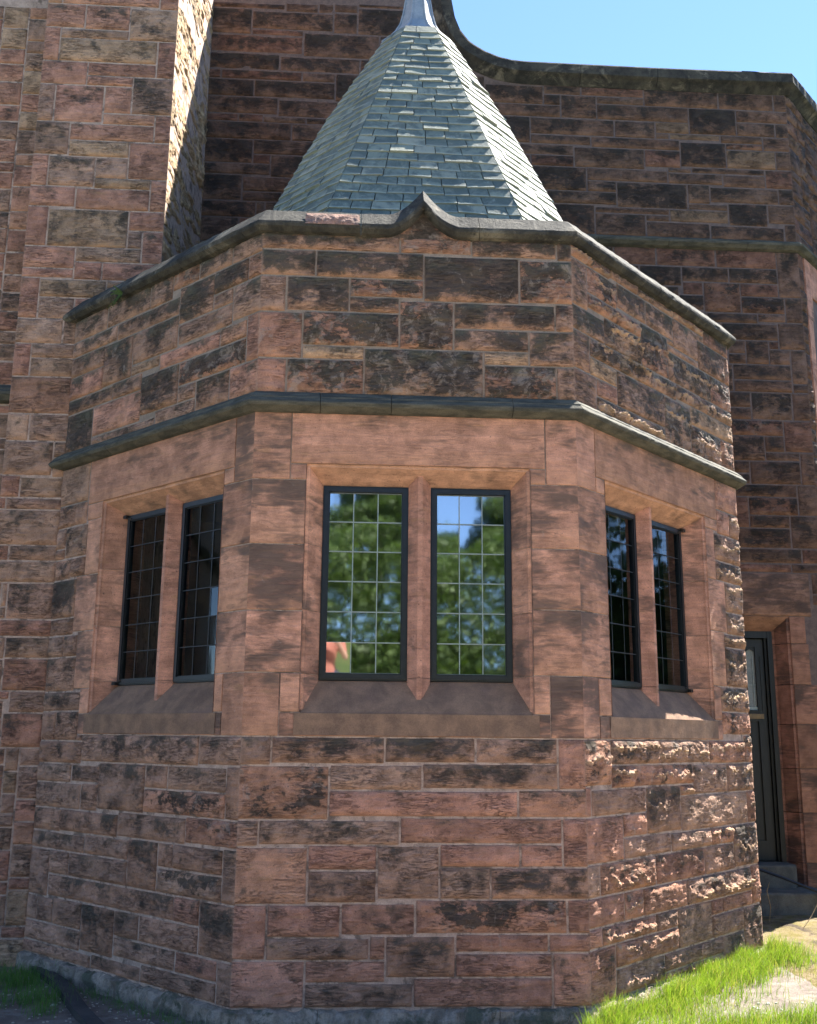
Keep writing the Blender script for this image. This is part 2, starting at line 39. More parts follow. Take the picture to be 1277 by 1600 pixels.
'R':"100,168,878,902,d7 168,212,892,904,d5 212,286,892,904,r4 286,374,882,904,d5 374,440,882,904,d4 440,456,882,904,b4 168,188,878,892,d5 108,188,862,878,d4 188,230,862,892,d6 230,286,882,892,b4 230,338,862,882,d4 338,394,848,882,d7 394,456,866,882,d3 394,440,848,866,d4 440,456,848,866,b4 114,152,828,862,d7 152,250,840,862,d4 250,298,840,862,b3 298,338,848,862,y2 314,374,840,848,y2 152,222,828,840,d4 222,326,826,840,d4 374,424,838,848,b3 424,456,830,848,d3 140,202,814,828,b4 152,202,800,814,r4 202,284,800,826,b4 284,326,804,826,r4 326,380,806,838,d7 380,438,806,830,y3 438,456,806,830,b3 338,424,798,806,b4 152,216,770,800,d7 216,310,784,800,b4 310,374,784,798,b4 374,424,782,798,d3 424,456,782,806,r3 170,250,754,770,b5 216,250,770,784,b4 250,332,752,784,d7 332,358,760,784,b4 358,438,762,782,b4 438,456,762,782,b3 172,224,716,754,d7 224,282,716,744,b4 224,310,744,752,d4 310,378,736,752,y4 378,424,734,762,d7 424,456,738,762,b3 282,356,716,736,d5 356,442,716,734,d5 282,310,736,744,b4 244,292,682,704,r2 292,360,682,704,r4 360,430,682,704,r1 430,456,648,704,b2 272,320,658,682,d6 320,374,664,682,d6 374,430,664,682,d7 320,344,648,664,r3 344,386,628,664,m4 386,430,648,664,r3 316,344,630,648,d6 386,436,628,648,m6 436,456,618,648,b3 346,404,616,628,d5 404,436,618,628,d6 362,426,596,616,d5 426,456,586,618,b2 368,388,580,596,b4 368,388,568,580,d4 388,414,568,596,d4 414,438,568,586,d4 438,456,546,586,b2 372,438,550,568,d5 372,438,536,550,d4 366,390,518,536,d5 364,390,504,518,d4 390,436,504,536,k6 436,456,504,536,b3 366,424,486,504,m5 424,456,468,504,r1 364,402,458,486,d5 402,424,468,486,d3 402,440,458,468,d5 440,456,432,468,b2 364,384,444,458,d4 362,384,432,444,d4 384,440,432,458,d4 366,434,418,432,d5 434,456,398,432,b3 364,380,384,418,r2 380,434,398,418,m4 380,424,384,398,d4 424,456,362,398,b3 366,424,362,384,d5 366,434,346,362,b4 434,456,346,362,r3 364,422,336,346,r1 422,456,336,346,b3 -216,-170,952,986,d6 -170,-76,960,984,d6 -170,-110,952,960,r4 -76,-48,958,986,b4 -48,10,958,994,d7 -216,-132,986,994,d5 -132,-94,984,996,b4 -216,-110,928,952,r4 -110,-22,926,958,b4 -216,-136,906,928,d6 -136,-44,906,926,d6 -216,-202,894,906,r4 -202,-110,894,906,r4 -110,-72,894,906,b4 -216,-164,872,894,d7 -164,-72,872,894,b5 -72,-44,870,906,d6 -216,-136,850,872,d5 -136,-58,848,870,d5 -216,-180,840,850,r4 -180,-152,840,850,r4 -152,-104,840,848,b4 -216,-120,818,840,d4 -120,-80,818,840,b4 -216,-162,788,818,d6 -162,-90,800,818,b4 -162,-142,788,800,r4 -142,-100,772,800,b5 -216,-142,774,788,b4 -216,-172,742,774,d6 -172,-114,754,772,b5 -172,-128,742,754,b4 -216,-156,722,742,d5 -216,-174,692,722,d4 230,290,0,18,b4 446,456,0,12,k5 446,456,12,24,d5 230,290,18,30,k5 446,456,24,42,r4 230,256,30,42,d6 256,290,30,50,d6 230,256,42,54,m5 446,456,42,62,m5 256,290,50,62,d5 230,256,54,68,k5 256,290,62,74,d6 446,456,62,74,r4 230,256,68,80,d6 256,290,74,86,k5 446,456,74,86,m5 230,256,80,92,b4 256,290,86,112,d5 446,456,86,112,b4 230,256,92,120,d5 256,290,112,136,r4 446,456,112,134,b3 230,256,120,146,d6 446,456,134,146,b3 256,290,136,154,d5 230,256,146,170,m5 446,456,146,158,b3 256,290,154,174,d6 446,456,158,168,m5 446,456,168,194,d6 230,256,170,180,m5 256,290,174,198,d4 230,256,180,196,b4 446,456,194,208,b4 230,256,196,208,m5 256,290,198,212,b3 230,256,208,226,b4 446,456,208,234,d6 256,290,212,230,m5 230,256,226,238,d4 256,290,230,254,d6 446,456,234,252,b4 230,256,238,250,r4 230,256,250,262,k5 446,456,252,276,b4 256,290,254,282,d6 230,256,262,274,m5 230,256,274,290,d6 446,456,276,302,d4 256,290,282,290,d6 230,250,290,308,k5 442,456,302,314,b4 230,250,308,320,k5 442,456,314,336,d6 230,250,320,336,k5 230,286,336,356,b4 286,316,336,356,k5 316,364,336,350,d6 316,366,350,362,b4 230,276,356,374,b3 276,316,356,374,d6 316,346,362,380,r4 346,366,362,384,b4 230,316,374,386,k5 316,346,380,406,m5 346,364,384,410,d6 230,256,386,410,r4 256,316,386,406,d6 256,308,406,426,m5 308,346,406,432,b4 230,256,410,436,b4 346,364,410,422,d5 346,366,422,432,m5 256,308,426,450,b3 308,336,432,450,r4 336,362,432,456,d5 230,256,436,460,r4 256,288,450,468,d6 288,336,450,462,d5 336,364,456,480,m5 230,256,460,478,m5 288,336,462,474,d6 256,288,468,486,d4 288,336,474,492,r4 230,256,478,504,d4 336,364,480,492,d5 256,288,486,510,d4 -216,-156,490,508,b4 -156,-102,490,502,r4 -102,-74,490,500,k5 -74,-30,490,516,d6 -30,0,490,510,b4 0,28,490,514,m5 28,72,490,514,b3 72,136,490,518,d5 136,168,490,514,k5 168,208,490,510,m5 208,230,490,500,b3 288,334,492,510,d6 334,366,492,504,b4 -102,-74,500,512,b3 208,230,500,512,d6 -156,-102,502,516,k5 230,256,504,516,d5 334,364,504,530,r4 -216,-168,508,520,d4 -168,-156,508,522,d6 -30,0,510,534,m5 168,208,510,522,d4 256,316,510,530,b3 316,334,510,536,k5 -102,-74,512,538,k5 208,230,512,524,b3 0,28,514,532,b4 28,72,514,534,k5 136,168,514,540,d4 -156,-102,516,538,d4 -74,-30,516,528,b3 230,256,516,536,b3 72,114,518,530,b3 114,136,518,536,d6 -216,-168,520,534,d4 -168,-156,522,534,r4 168,208,522,540,d5 208,230,524,546,d6 -74,-30,528,540,d6 72,114,530,542,r4 256,316,530,554,d4 334,366,530,550,d4 0,28,532,544,b4 -216,-156,534,560,b4 -30,0,534,546,m5 28,72,534,552,b3 114,136,536,548,d6 230,256,536,548,k5 316,334,536,560,k5 366,372,536,568,k5 438,456,536,546,b3 -156,-128,538,550,b4 -128,-74,538,548,b4 -74,-30,540,552,b4 136,194,540,568,b4 194,208,540,566,k5 72,100,542,554,b4 100,114,542,566,b3 0,28,544,556,d4 -30,0,546,558,k5 208,230,546,570,b3 -128,-74,548,566,b3 114,136,548,572,d6 230,256,548,568,k5 -156,-128,550,576,r4 334,366,550,574,d6 -74,-30,552,562,r4 28,72,552,572,b4 72,100,554,582,d4 256,288,554,566,d6 288,316,554,574,d4 0,28,556,568,b3 -30,0,558,584,k5 -216,-156,560,584,r4 316,334,560,578,k5 -74,-30,562,580,b4 -128,-100,566,584,d4 -100,-74,566,584,r4 100,114,566,584,m5 194,208,566,594,b3 256,288,566,578,d5 0,28,568,588,m5 136,194,568,594,d5 230,256,568,580,k5 208,230,570,582,m5 28,56,572,588,d6 56,72,572,590,d5 114,136,572,584,d5 288,316,574,600,m5 334,368,574,596,r4 -156,-128,576,596,m5 256,288,578,590,k5 316,334,578,592,b3 -74,-30,580,594,b3 230,256,580,594,d6 72,100,582,600,r4 208,230,582,608,m5 -216,-156,584,608,d5 -128,-100,584,596,b3 -100,-74,584,596,r4 -30,0,584,604,b3 100,136,584,596,b4 414,426,586,596,r4 0,56,588,614,m5 56,72,590,602,d6 256,288,590,616,r4 316,334,592,610,b3 -74,-30,594,604,d4 136,164,594,620,d6 164,194,594,612,d5 194,208,594,614,b3 230,256,594,606,m5 -156,-118,596,622,b3 -118,-74,596,618,d5 100,136,596,618,d5 334,362,596,616,b3 72,100,600,614,b4 288,316,600,622,r4 56,72,602,622,d5 -74,-36,604,616,k5 -36,0,604,626,r4 230,256,606,624,d6 -216,-190,608,618,d5 -190,-156,608,626,m5 208,230,608,630,d5 316,334,610,630,b4 164,194,612,640,b4 0,28,614,626,r4 28,56,614,626,d6 72,100,614,642,r4 194,208,614,632,k5 -74,-36,616,642,d6 256,288,616,628,b3 334,346,616,628,b4 -216,-190,618,630,d6 -118,-74,618,630,d6 100,136,618,638,m5 136,164,620,632,d6 -156,-118,622,634,d5 56,72,622,650,b3 288,316,622,646,d5 230,256,624,650,k5 -190,-156,626,650,k5 -36,18,626,646,b4 18,56,626,646,r4 256,288,628,658,m5 -216,-190,630,640,k5 -118,-74,630,642,d5 208,230,630,648,b4 136,164,632,650,r4 194,208,632,644,d6 -156,-118,634,658,d5 100,136,638,664,b4 -216,-190,640,652,m5 164,194,640,652,b3 -118,-36,642,654,m5 72,100,642,660,b3 194,208,644,656,k5 -36,8,646,664,b3 8,56,646,666,r4 288,316,646,658,b4 208,230,648,668,b4 -190,-156,650,662,b3 56,72,650,662,d6 136,164,650,676,m5 230,256,650,662,k5 -216,-190,652,680,k5 164,194,652,672,d6 -118,-70,654,678,m5 -70,-36,654,672,d6 194,208,656,666,b4 -156,-118,658,684,b3 256,272,658,682,m5 72,100,660,680,d6 -190,-156,662,674,d6 56,72,662,688,k5 230,256,662,682,r4 -36,8,664,684,k5 100,136,664,684,b4 8,56,666,678,d6 194,208,666,692,r4 208,230,668,688,b3 -70,-36,672,690,b3 164,194,672,682,m5 -190,-156,674,684,d4 136,164,676,688,m5 -118,-92,678,690,d6 -92,-70,678,702,d6 8,56,678,690,m5 -216,-190,680,692,d4 72,100,680,692,r4 164,194,682,704,m5 230,244,682,694,r4 -190,-160,684,692,k5 -160,-118,684,706,d5 -36,8,684,696,d6 100,136,684,698,k5 56,72,688,712,d5 136,164,688,704,r4 208,230,688,704,d5 -118,-92,690,702,m5 -70,-36,690,716,b4 8,56,690,706,d5 -174,-160,692,706,b4 72,100,692,710,d5 194,208,692,704,b4 230,244,694,704,k5 -36,8,696,720,d6 100,136,698,716,b3 -118,-70,702,714,b3 136,144,704,720,d6 -174,-146,706,722,m5 -146,-118,706,718,k5 8,38,706,718,d6 38,56,706,726,k5 72,100,710,728,b4 56,72,712,730,b4 -118,-70,714,726,k5 -70,-36,716,728,b3 100,136,716,734,d5 144,172,716,728,b4 442,456,716,738,d4 -146,-118,718,742,k5 8,38,718,736,r4 -36,8,720,748,m5 136,144,720,744,d6 -156,-146,722,742,b4 -118,-86,726,754,d5 -86,-70,726,742,b4 38,56,726,746,d6 -70,-36,728,740,m5 72,100,728,750,b3 144,172,728,754,b4 56,72,730,742,d4 100,136,734,752,d4 8,38,736,760,m5 -70,-36,740,766,b4 -128,-118,742,754,d4 -86,-70,742,754,b3 56,72,742,770,r4 136,144,744,756,d6 38,56,746,758,r4 -36,8,748,760,m5 72,100,750,764,d4 100,136,752,770,d6 332,378,752,760,b3 -114,-70,754,772,k5 144,170,754,770,d5 136,144,756,782,m5 38,56,758,770,b3 -36,38,760,780,m5 72,100,764,780,k5 -70,-36,766,790,b3 38,72,770,782,b3 100,124,770,794,d5 124,136,770,782,d6 144,152,770,782,d6 -100,-70,772,800,r4 -36,38,780,798,k5 72,100,780,800,b4 38,72,782,796,d5 124,152,782,814,r4 -70,-36,790,810,b4 100,124,794,814,d5 38,72,796,808,k5 -36,2,798,810,d5 2,38,798,822,d4 310,338,798,804,k5 -90,-70,800,818,d4 72,100,800,824,m5 38,72,808,822,r4 -70,2,810,828,k5 100,140,814,828,k5 -80,-70,818,838,k5 2,72,822,840,d6 72,100,824,850,b4 -70,2,828,848,d5 100,114,828,840,d4 380,424,830,838,m5 -80,-70,838,848,b4 -104,-80,840,848,k5 2,52,840,852,b4 52,72,840,856,b4 100,114,840,862,b3 298,314,840,848,b3 -58,-20,848,870,m5 -20,2,848,874,r4 72,100,850,870,b3 2,32,852,864,m5 32,52,852,876,k5 52,72,856,884,r4 100,108,862,878,b4 2,32,864,888,m5 -44,-20,870,896,b3 72,100,870,888,r4 -20,2,874,900,d5 32,52,876,900,d6 52,72,884,910,d5 2,32,888,910,b4 72,100,888,912,d6 -44,-20,896,926,d5 -20,2,900,920,b4 32,52,900,912,b3 2,32,910,936,m5 52,72,910,944,b4 32,52,912,944,d5 -20,2,920,936,k5 -22,16,936,958,d5 16,44,944,974,k5 44,68,944,962,k5 10,16,958,978,d6 44,62,962,976,b4 16,44,974,1002,d4 10,16,978,990,d6 44,58,976,986,k5 -94,-76,984,998,d4 -76,-48,986,998,d4 44,56,986,992,d5 10,16,990,1002,k5 44,54,992,998,d4 -48,10,994,1000,d6 44,52,998,1004,d6",
'R2':"0,44,0,18,d5 44,76,0,20,b4 76,102,0,18,r4 102,160,0,28,d5 0,44,18,32,m5 76,102,18,42,b4 44,76,20,44,k5 102,160,28,42,m5 0,26,32,44,r4 26,44,32,52,r4 76,112,42,66,k5 112,138,42,66,b4 138,160,42,60,d5 0,26,44,70,d6 44,76,44,72,b4 26,44,52,64,r4 138,160,60,80,k5 26,44,64,82,b4 76,138,66,84,b4 0,26,70,84,k5 44,76,72,90,d5 138,160,80,92,b3 26,44,82,100,b4 0,26,84,104,r4 76,126,84,104,k5 126,138,84,104,m5 44,76,90,116,m5 138,160,92,106,d6 26,44,100,120,d5 0,26,104,116,d6 76,106,104,128,k5 106,138,104,124,k5 138,160,106,126,k5 0,26,116,142,b4 44,76,116,136,r4 26,44,120,146,k5 106,138,124,138,m5 138,160,126,140,d6 76,106,128,154,d6 44,76,136,154,k5 106,138,138,162,r4 138,160,140,152,r4 0,26,142,156,d4 26,44,146,166,m5 138,160,152,178,d4 44,88,154,168,d5 88,106,154,178,m5 0,26,156,180,m5 106,138,162,174,b3 26,44,166,180,d4 44,88,168,188,d4 106,138,174,198,d4 88,106,178,198,k5 138,160,178,204,m5 0,44,180,194,m5 44,88,188,202,d4 0,24,194,214,d6 24,44,194,218,b4 88,120,198,216,d5 120,138,198,220,m5 44,74,202,230,d5 74,88,202,222,r4 138,160,204,230,b3 0,24,214,240,d5 88,120,216,236,m5 24,44,218,242,b4 120,138,220,240,d5 74,88,222,248,b3 44,74,230,250,b3 138,160,230,250,k5 88,120,236,260,m5 0,24,240,260,k5 120,138,240,252,b4 24,44,242,256,r4 74,88,248,268,d5 44,74,250,262,r4 138,160,250,262,b3 120,138,252,272,d5 24,44,256,274,r4 0,24,260,272,k5 88,120,260,280,b4 44,74,262,276,m5 138,160,262,290,m5 74,88,268,288,d6 0,24,272,292,d4 120,138,272,298,d6 24,44,274,300,r4 44,74,276,290,m5 88,120,280,294,k5 74,88,288,308,d4 44,74,290,304,d5 138,160,290,302,m5 0,24,292,306,b3 88,120,294,314,b4 120,138,298,310,r4 24,44,300,312,m5 138,160,302,314,d6 44,74,304,318,b4 0,24,306,324,m5 74,88,308,322,d5 120,138,310,324,k5 24,44,312,324,k5 88,120,314,340,d6 138,160,314,332,k5 44,74,318,336,d4 74,88,322,336,d4 0,44,324,344,d4 120,138,324,348,b4 138,160,332,354,d5 44,88,336,358,b4 88,120,340,366,b4 0,44,344,364,d6 120,138,348,368,b4 138,160,354,366,b4 44,88,358,384,b4 0,44,364,388,d5 88,120,366,384,d4 138,160,366,386,m5 120,138,368,396,b3 44,72,384,402,b3 72,120,384,406,d6 138,160,386,408,d5 0,44,388,406,k5 120,138,396,422,d6 44,72,402,422,m5 0,44,406,430,m5 72,120,406,430,r4 138,160,408,426,k5 44,72,422,440,r4 120,138,422,440,b4 138,160,426,452,d6 0,44,430,440,r4 72,120,430,440,b4 0,14,440,464,b3 130,138,440,458,k5 138,160,452,470,d4 130,138,458,484,d5 0,14,464,482,d6 138,160,470,488,d6 0,14,482,496,d6 130,138,484,506,d5 138,160,488,514,k5 0,14,496,508,d6 130,138,506,526,m5 0,14,508,528,k5 138,160,514,534,b4 130,138,526,538,k5 0,14,528,554,k5 138,160,534,548,b3 130,138,538,556,r4 138,160,548,572,d5 0,14,554,566,m5 130,138,556,574,r4 0,14,566,584,r4 138,160,572,586,k5 130,138,574,586,b3 0,14,584,596,b4 130,160,586,614,d6 0,14,596,616,d4 130,160,614,638,b3 0,14,616,634,d6 0,14,634,660,k5 130,160,638,656,b4 130,160,656,682,d4 0,14,660,686,d5 130,160,682,694,k5 0,14,686,704,r4 130,160,694,704,k5 0,52,716,730,d4 52,94,716,744,d6 94,126,716,740,k5 126,160,716,742,m5 0,52,730,748,r4 94,126,740,758,b4 126,160,742,756,d5 52,94,744,770,b4 0,30,748,772,d5 30,52,748,762,b3 126,160,756,776,b4 94,126,758,776,m5 30,52,762,774,d6 52,94,770,784,d4 0,30,772,798,d4 30,52,774,786,b4 94,142,776,790,k5 142,160,776,796,d5 52,82,784,796,k5 82,94,784,796,d4 30,52,786,812,d5 94,142,790,816,d5 52,94,796,808,m5 142,160,796,816,b3 0,30,798,810,b3 52,94,808,828,d4 0,30,810,838,d6 30,52,812,836,k5 94,132,816,828,b4 132,160,816,840,d5 52,92,828,846,d4 92,132,828,842,b4 30,52,836,860,b4 0,30,838,856,k5 132,160,840,860,d4 92,118,842,870,b3 118,132,842,864,r4 52,92,846,872,d4 0,30,856,874,m5 30,52,860,878,d5 132,160,860,878,k5 118,132,864,882,k5 92,118,870,882,b3 52,92,872,884,d6 0,30,874,892,b4 30,52,878,892,d5 132,160,878,904,b3 92,132,882,904,d6 52,92,884,904,k5 0,30,892,904,k5 30,52,892,904,d4",
'RV':"0,140,510,576,g2 140,196,510,568,g2 140,196,568,594,g2 0,140,576,640,g1 140,196,594,644,g1 0,140,640,696,g1 140,196,644,674,g2 140,196,674,740,g1 0,140,696,736,g1 0,140,736,780,g1 140,196,740,788,g2 0,140,780,844,g2 140,196,788,832,g1 140,196,832,860,g1 0,140,844,904,g1 140,196,860,890,g2 140,196,890,934,g2 0,140,904,930,g1 0,140,930,990,g1 140,196,934,962,g1 140,196,962,990,g2",
'DR':"0,40,4,30,d4 40,68,4,18,b3 68,102,4,24,m4 102,146,4,30,b3 146,190,4,24,r2 40,68,18,30,d4 68,102,24,36,r2 146,190,24,50,r2 0,68,30,50,r2 102,146,30,44,m4 68,102,36,50,r2 102,146,44,64,b3 0,40,50,70,r2 40,102,50,74,d4 146,190,50,70,r2 102,134,64,82,m4 134,146,64,82,r2 0,40,70,88,m4 146,190,70,84,m4 40,70,74,98,b3 70,102,74,94,r2 102,146,82,100,d4 146,190,84,112,b3 0,40,88,100,d4 70,102,94,118,r2 40,70,98,116,r2 0,40,100,114,d4 102,146,100,124,d4 146,190,112,138,r2 0,40,114,140,b3 40,70,116,136,b3 70,102,118,130,r2 102,146,124,150,b3 70,102,130,144,d4 40,70,136,150,m4 146,190,138,156,m4 0,40,140,160,d4 70,102,144,162,r2 40,70,150,164,d4 102,146,150,176,m4 146,170,156,180,r2 170,190,156,170,m4 0,40,160,180,d4 70,102,162,182,b3 40,70,164,176,b3 170,190,170,182,d4 40,70,176,194,r2 102,146,176,196,b3 0,40,180,192,b3 146,170,180,194,d4 70,102,182,200,m4 170,190,182,200,m4 0,40,192,210,m4 40,70,194,218,b3 146,170,194,220,m4 102,146,196,210,m4 70,102,200,226,b3 170,190,200,220,r2 0,40,210,234,r2 102,146,210,230,d4 40,70,218,236,m4 146,178,220,232,d4 178,190,220,246,b3 70,102,226,250,m4 102,146,230,244,b3 146,178,232,258,d4 0,40,234,252,b3 40,70,236,248,m4 102,146,244,258,r2 178,190,246,272,d4 40,70,248,268,d4 70,102,250,264,r2 0,40,252,264,m4 102,132,258,272,d4 132,178,258,272,r2 0,40,264,276,b3 70,102,264,282,r2 40,70,268,288,d4 102,142,272,298,b3 142,190,272,286,d4 0,24,276,288,d4 24,40,276,302,b3 70,102,282,302,m4 142,178,286,298,r2 178,190,286,300,r2 0,24,288,314,r2 40,70,288,316,b3 102,148,298,318,b3 148,178,298,318,b3 178,190,300,324,r2 24,40,302,330,d4 70,102,302,316,m4 0,24,314,326,r2 40,80,316,340,b3 80,102,316,336,b3 102,138,318,344,d4 138,164,318,336,m4 164,178,318,346,d4 178,190,324,344,r2 0,24,326,350,d4 24,40,330,356,d4 80,102,336,354,d4 138,164,336,360,m4 40,80,340,354,d4 102,138,344,356,d4 178,190,344,368,d4 164,178,346,360,r2 0,24,350,364,r2 40,88,354,368,m4 88,102,354,380,m4 24,40,356,370,m4 102,138,356,380,b3 138,178,360,380,d4 0,24,364,380,b3 40,88,368,380,d4 178,190,368,380,r2 24,40,370,380,d4",
'DU':"0,34,392,420,m4 34,80,392,416,m4 80,126,392,404,m4 126,176,392,404,r2 176,190,392,404,d4 80,132,404,428,m4 132,190,404,422,m4 34,80,416,442,k5 0,34,420,440,r2 132,168,422,448,d4 168,190,422,448,m4 80,120,428,452,m4 120,132,428,442,d4 0,34,440,460,k5 34,80,442,466,m4 120,132,442,456,m4 132,158,448,474,k5 158,190,448,472,r2 80,120,452,472,k5 120,132,456,470,d4 0,34,460,478,d4 34,80,466,490,m4 120,132,470,484,r2 80,120,472,494,d4 158,190,472,484,r2 132,158,474,486,r2 0,34,478,498,r2 120,132,484,502,d4 158,190,484,512,r2 132,158,486,512,r2 34,58,490,512,k5 58,80,490,502,r2 80,120,494,512,m4 0,34,498,512,m4 58,80,502,512,m4 120,132,502,512,d4",
'DL':"415,442,0,45,p4 415,433,45,93,p3 415,445,93,136,p4 415,436,136,180,p2 415,446,180,220,p4 415,434,220,262,p2 415,432,262,290,p1 250,440,290,336,d6 290,312,0,290,p3",
'F0W':"0,36,204,244,p3 0,36,244,288,p5 0,36,288,332,p5 0,25,332,379,p4 25,198,343,379,p0 25,36,332,343,p0 187,198,332,343,p0 198,219,332,379,p0 187,219,288,332,p5 187,219,247,288,p6 187,219,204,247,p4 198,219,164,204,p8 187,198,179,204,p2 23,36,179,204,p2 0,23,164,204,p0 23,198,164,179,p5",
'F1W':"217,248,204,244,p4 217,248,244,288,p4 217,248,288,332,p4 228,248,332,379,p6 44,228,343,379,p1 217,228,332,343,p1 44,66,330,343,p1 46,66,286,330,p2 35,66,242,286,p4 43,66,198,242,p4 53,66,179,198,p2 53,226,164,179,p6 217,226,179,204,p0 226,248,164,204,p1",
'F2W':"0,36,288,332,p5 0,36,247,288,p6 0,36,204,247,p5 0,24,332,379,p0 24,215,343,379,p2 24,36,332,343,p1 192,215,334,343,p1 192,208,292,334,p2 192,223,250,292,p3 192,217,206,250,p3 192,205,179,206,p2 20,205,164,179,p6 20,36,179,204,p1 0,20,164,204,p7",
}
# ---------------------------------------------------------------- noise
def _h(x,y,s):
    h=(x.astype(np.int64)*374761393+y.astype(np.int64)*668265263+int(s)*982451653)&0xffffffff
    h=((h^(h>>13))*1274126177)&0xffffffff
    h=(h^(h>>16))&0xffffffff
    return h/4294967295.0
def vn(x,y,s=0):
    xi=np.floor(x);yi=np.floor(y);fx=x-xi;fy=y-yi
    fx=fx*fx*(3-2*fx);fy=fy*fy*(3-2*fy)
    return (_h(xi,yi,s)*(1-fx)+_h(xi+1,yi,s)*fx)*(1-fy)+(_h(xi,yi+1,s)*(1-fx)+_h(xi+1,yi+1,s)*fx)*fy
def fbm(x,y,s=0,o=4):
    a=.5;t=0;n=0
    for i in range(o):
        t=t+a*vn(x*2**i+17.3*i,y*2**i-9.1*i,s+i*7);n+=a;a*=.55
    return t/n
def sst(a,b,x):
    t=np.clip((x-a)/(b-a),0,1);return t*t*(3-2*t)
# ---------------------------------------------------------------- materials
class NT:
    def __init__(s,name):
        s.m=bpy.data.materials.new(name); s.m.use_nodes=True; s.t=s.m.node_tree; s.n=s.t.nodes; s.b=s.n['Principled BSDF']
        s.b.inputs['Roughness'].default_value=.9; s.b.inputs['Specular IOR Level'].default_value=.25
    def l(s,a,b): s.t.links.new(a,b)
    def set(s,sock,v):
        if isinstance(v,bpy.types.NodeSocket): s.l(v,sock)
        elif isinstance(v,tuple) and len(v)==3 and sock.type=='RGBA': sock.default_value=(*v,1)
        else: sock.default_value=v
    def attr(s,name):
        a=s.n.new('ShaderNodeAttribute'); a.attribute_name=name; c=s.n.new('ShaderNodeSeparateColor'); s.l(a.outputs['Color'],c.inputs[0]); return c.outputs[0],c.outputs[1],c.outputs[2],a.outputs['Alpha']
    def obj(s):
        return s.n.new('ShaderNodeTexCoord').outputs['Object']
    def map(s,v,scale=(1,1,1),loc=(0,0,0),rot=(0,0,0)):
        m=s.n.new('ShaderNodeMapping'); s.l(v,m.inputs[0]); s.set(m.inputs[1],loc); m.inputs[2].default_value=rot; m.inputs[3].default_value=scale; return m.outputs[0]
    def noise(s,v,sc,det=6,ro=.6,dist=0):
        n=s.n.new('ShaderNodeTexNoise'); s.l(v,n.inputs['Vector']); n.inputs['Scale'].default_value=sc; n.inputs['Detail'].default_value=det; n.inputs['Roughness'].default_value=ro; n.inputs['Distortion'].default_value=dist; return n.outputs[0]
    def vor(s,v,sc,f='F1'):
        n=s.n.new('ShaderNodeTexVoronoi'); n.feature=f; s.l(v,n.inputs['Vector']); n.inputs['Scale'].default_value=sc; return n.outputs['Distance']
    def ma(s,op,a,b=0,c=None,clamp=False):
        m=s.n.new('ShaderNodeMath'); m.operation=op; m.use_clamp=clamp
        s.set(m.inputs[0],a); s.set(m.inputs[1],b)
        if c is not None: s.set(m.inputs[2],c)
        return m.outputs[0]
    def mr(s,v,a,b,c=0,d=1,sm=True):
        m=s.n.new('ShaderNodeMapRange'); m.interpolation_type='SMOOTHSTEP' if sm else 'LINEAR'
        s.set(m.inputs[0],v)
        for i,x in enumerate((a,b,c,d)): s.set(m.inputs[i+1],x)
        return m.outputs[0]
    def mix(s,f,a,b,bt='MIX'):
        m=s.n.new('ShaderNodeMix'); m.data_type='RGBA'; m.blend_type=bt
        s.set(m.inputs[0],f); s.set(m.inputs[6],a); s.set(m.inputs[7],b); return m.outputs[2]
    def ramp(s,v,pts):
        r=s.n.new('ShaderNodeValToRGB'); s.l(v,r.inputs[0]); e=r.color_ramp.elements
        while len(e)<len(pts): e.new(.5)
        for i,(p,c) in enumerate(pts): e[i].position=p; e[i].color=(*c,1)
        return r.outputs[0]
    def bump(s,h,st,dist=.01):
        b=s.n.new('ShaderNodeBump'); b.inputs['Strength'].default_value=st; b.inputs['Distance'].default_value=dist; s.l(h,b.inputs['Height']); s.l(b.outputs[0],s.b.inputs['Normal']); return b
    def col(s,c): s.set(s.b.inputs['Base Color'],c)
def cadd(N,v,off):
    m=N.n.new('ShaderNodeVectorMath'); m.operation='ADD'; N.l(v,m.inputs[0]); N.l(off,m.inputs[1]); return m.outputs[0]
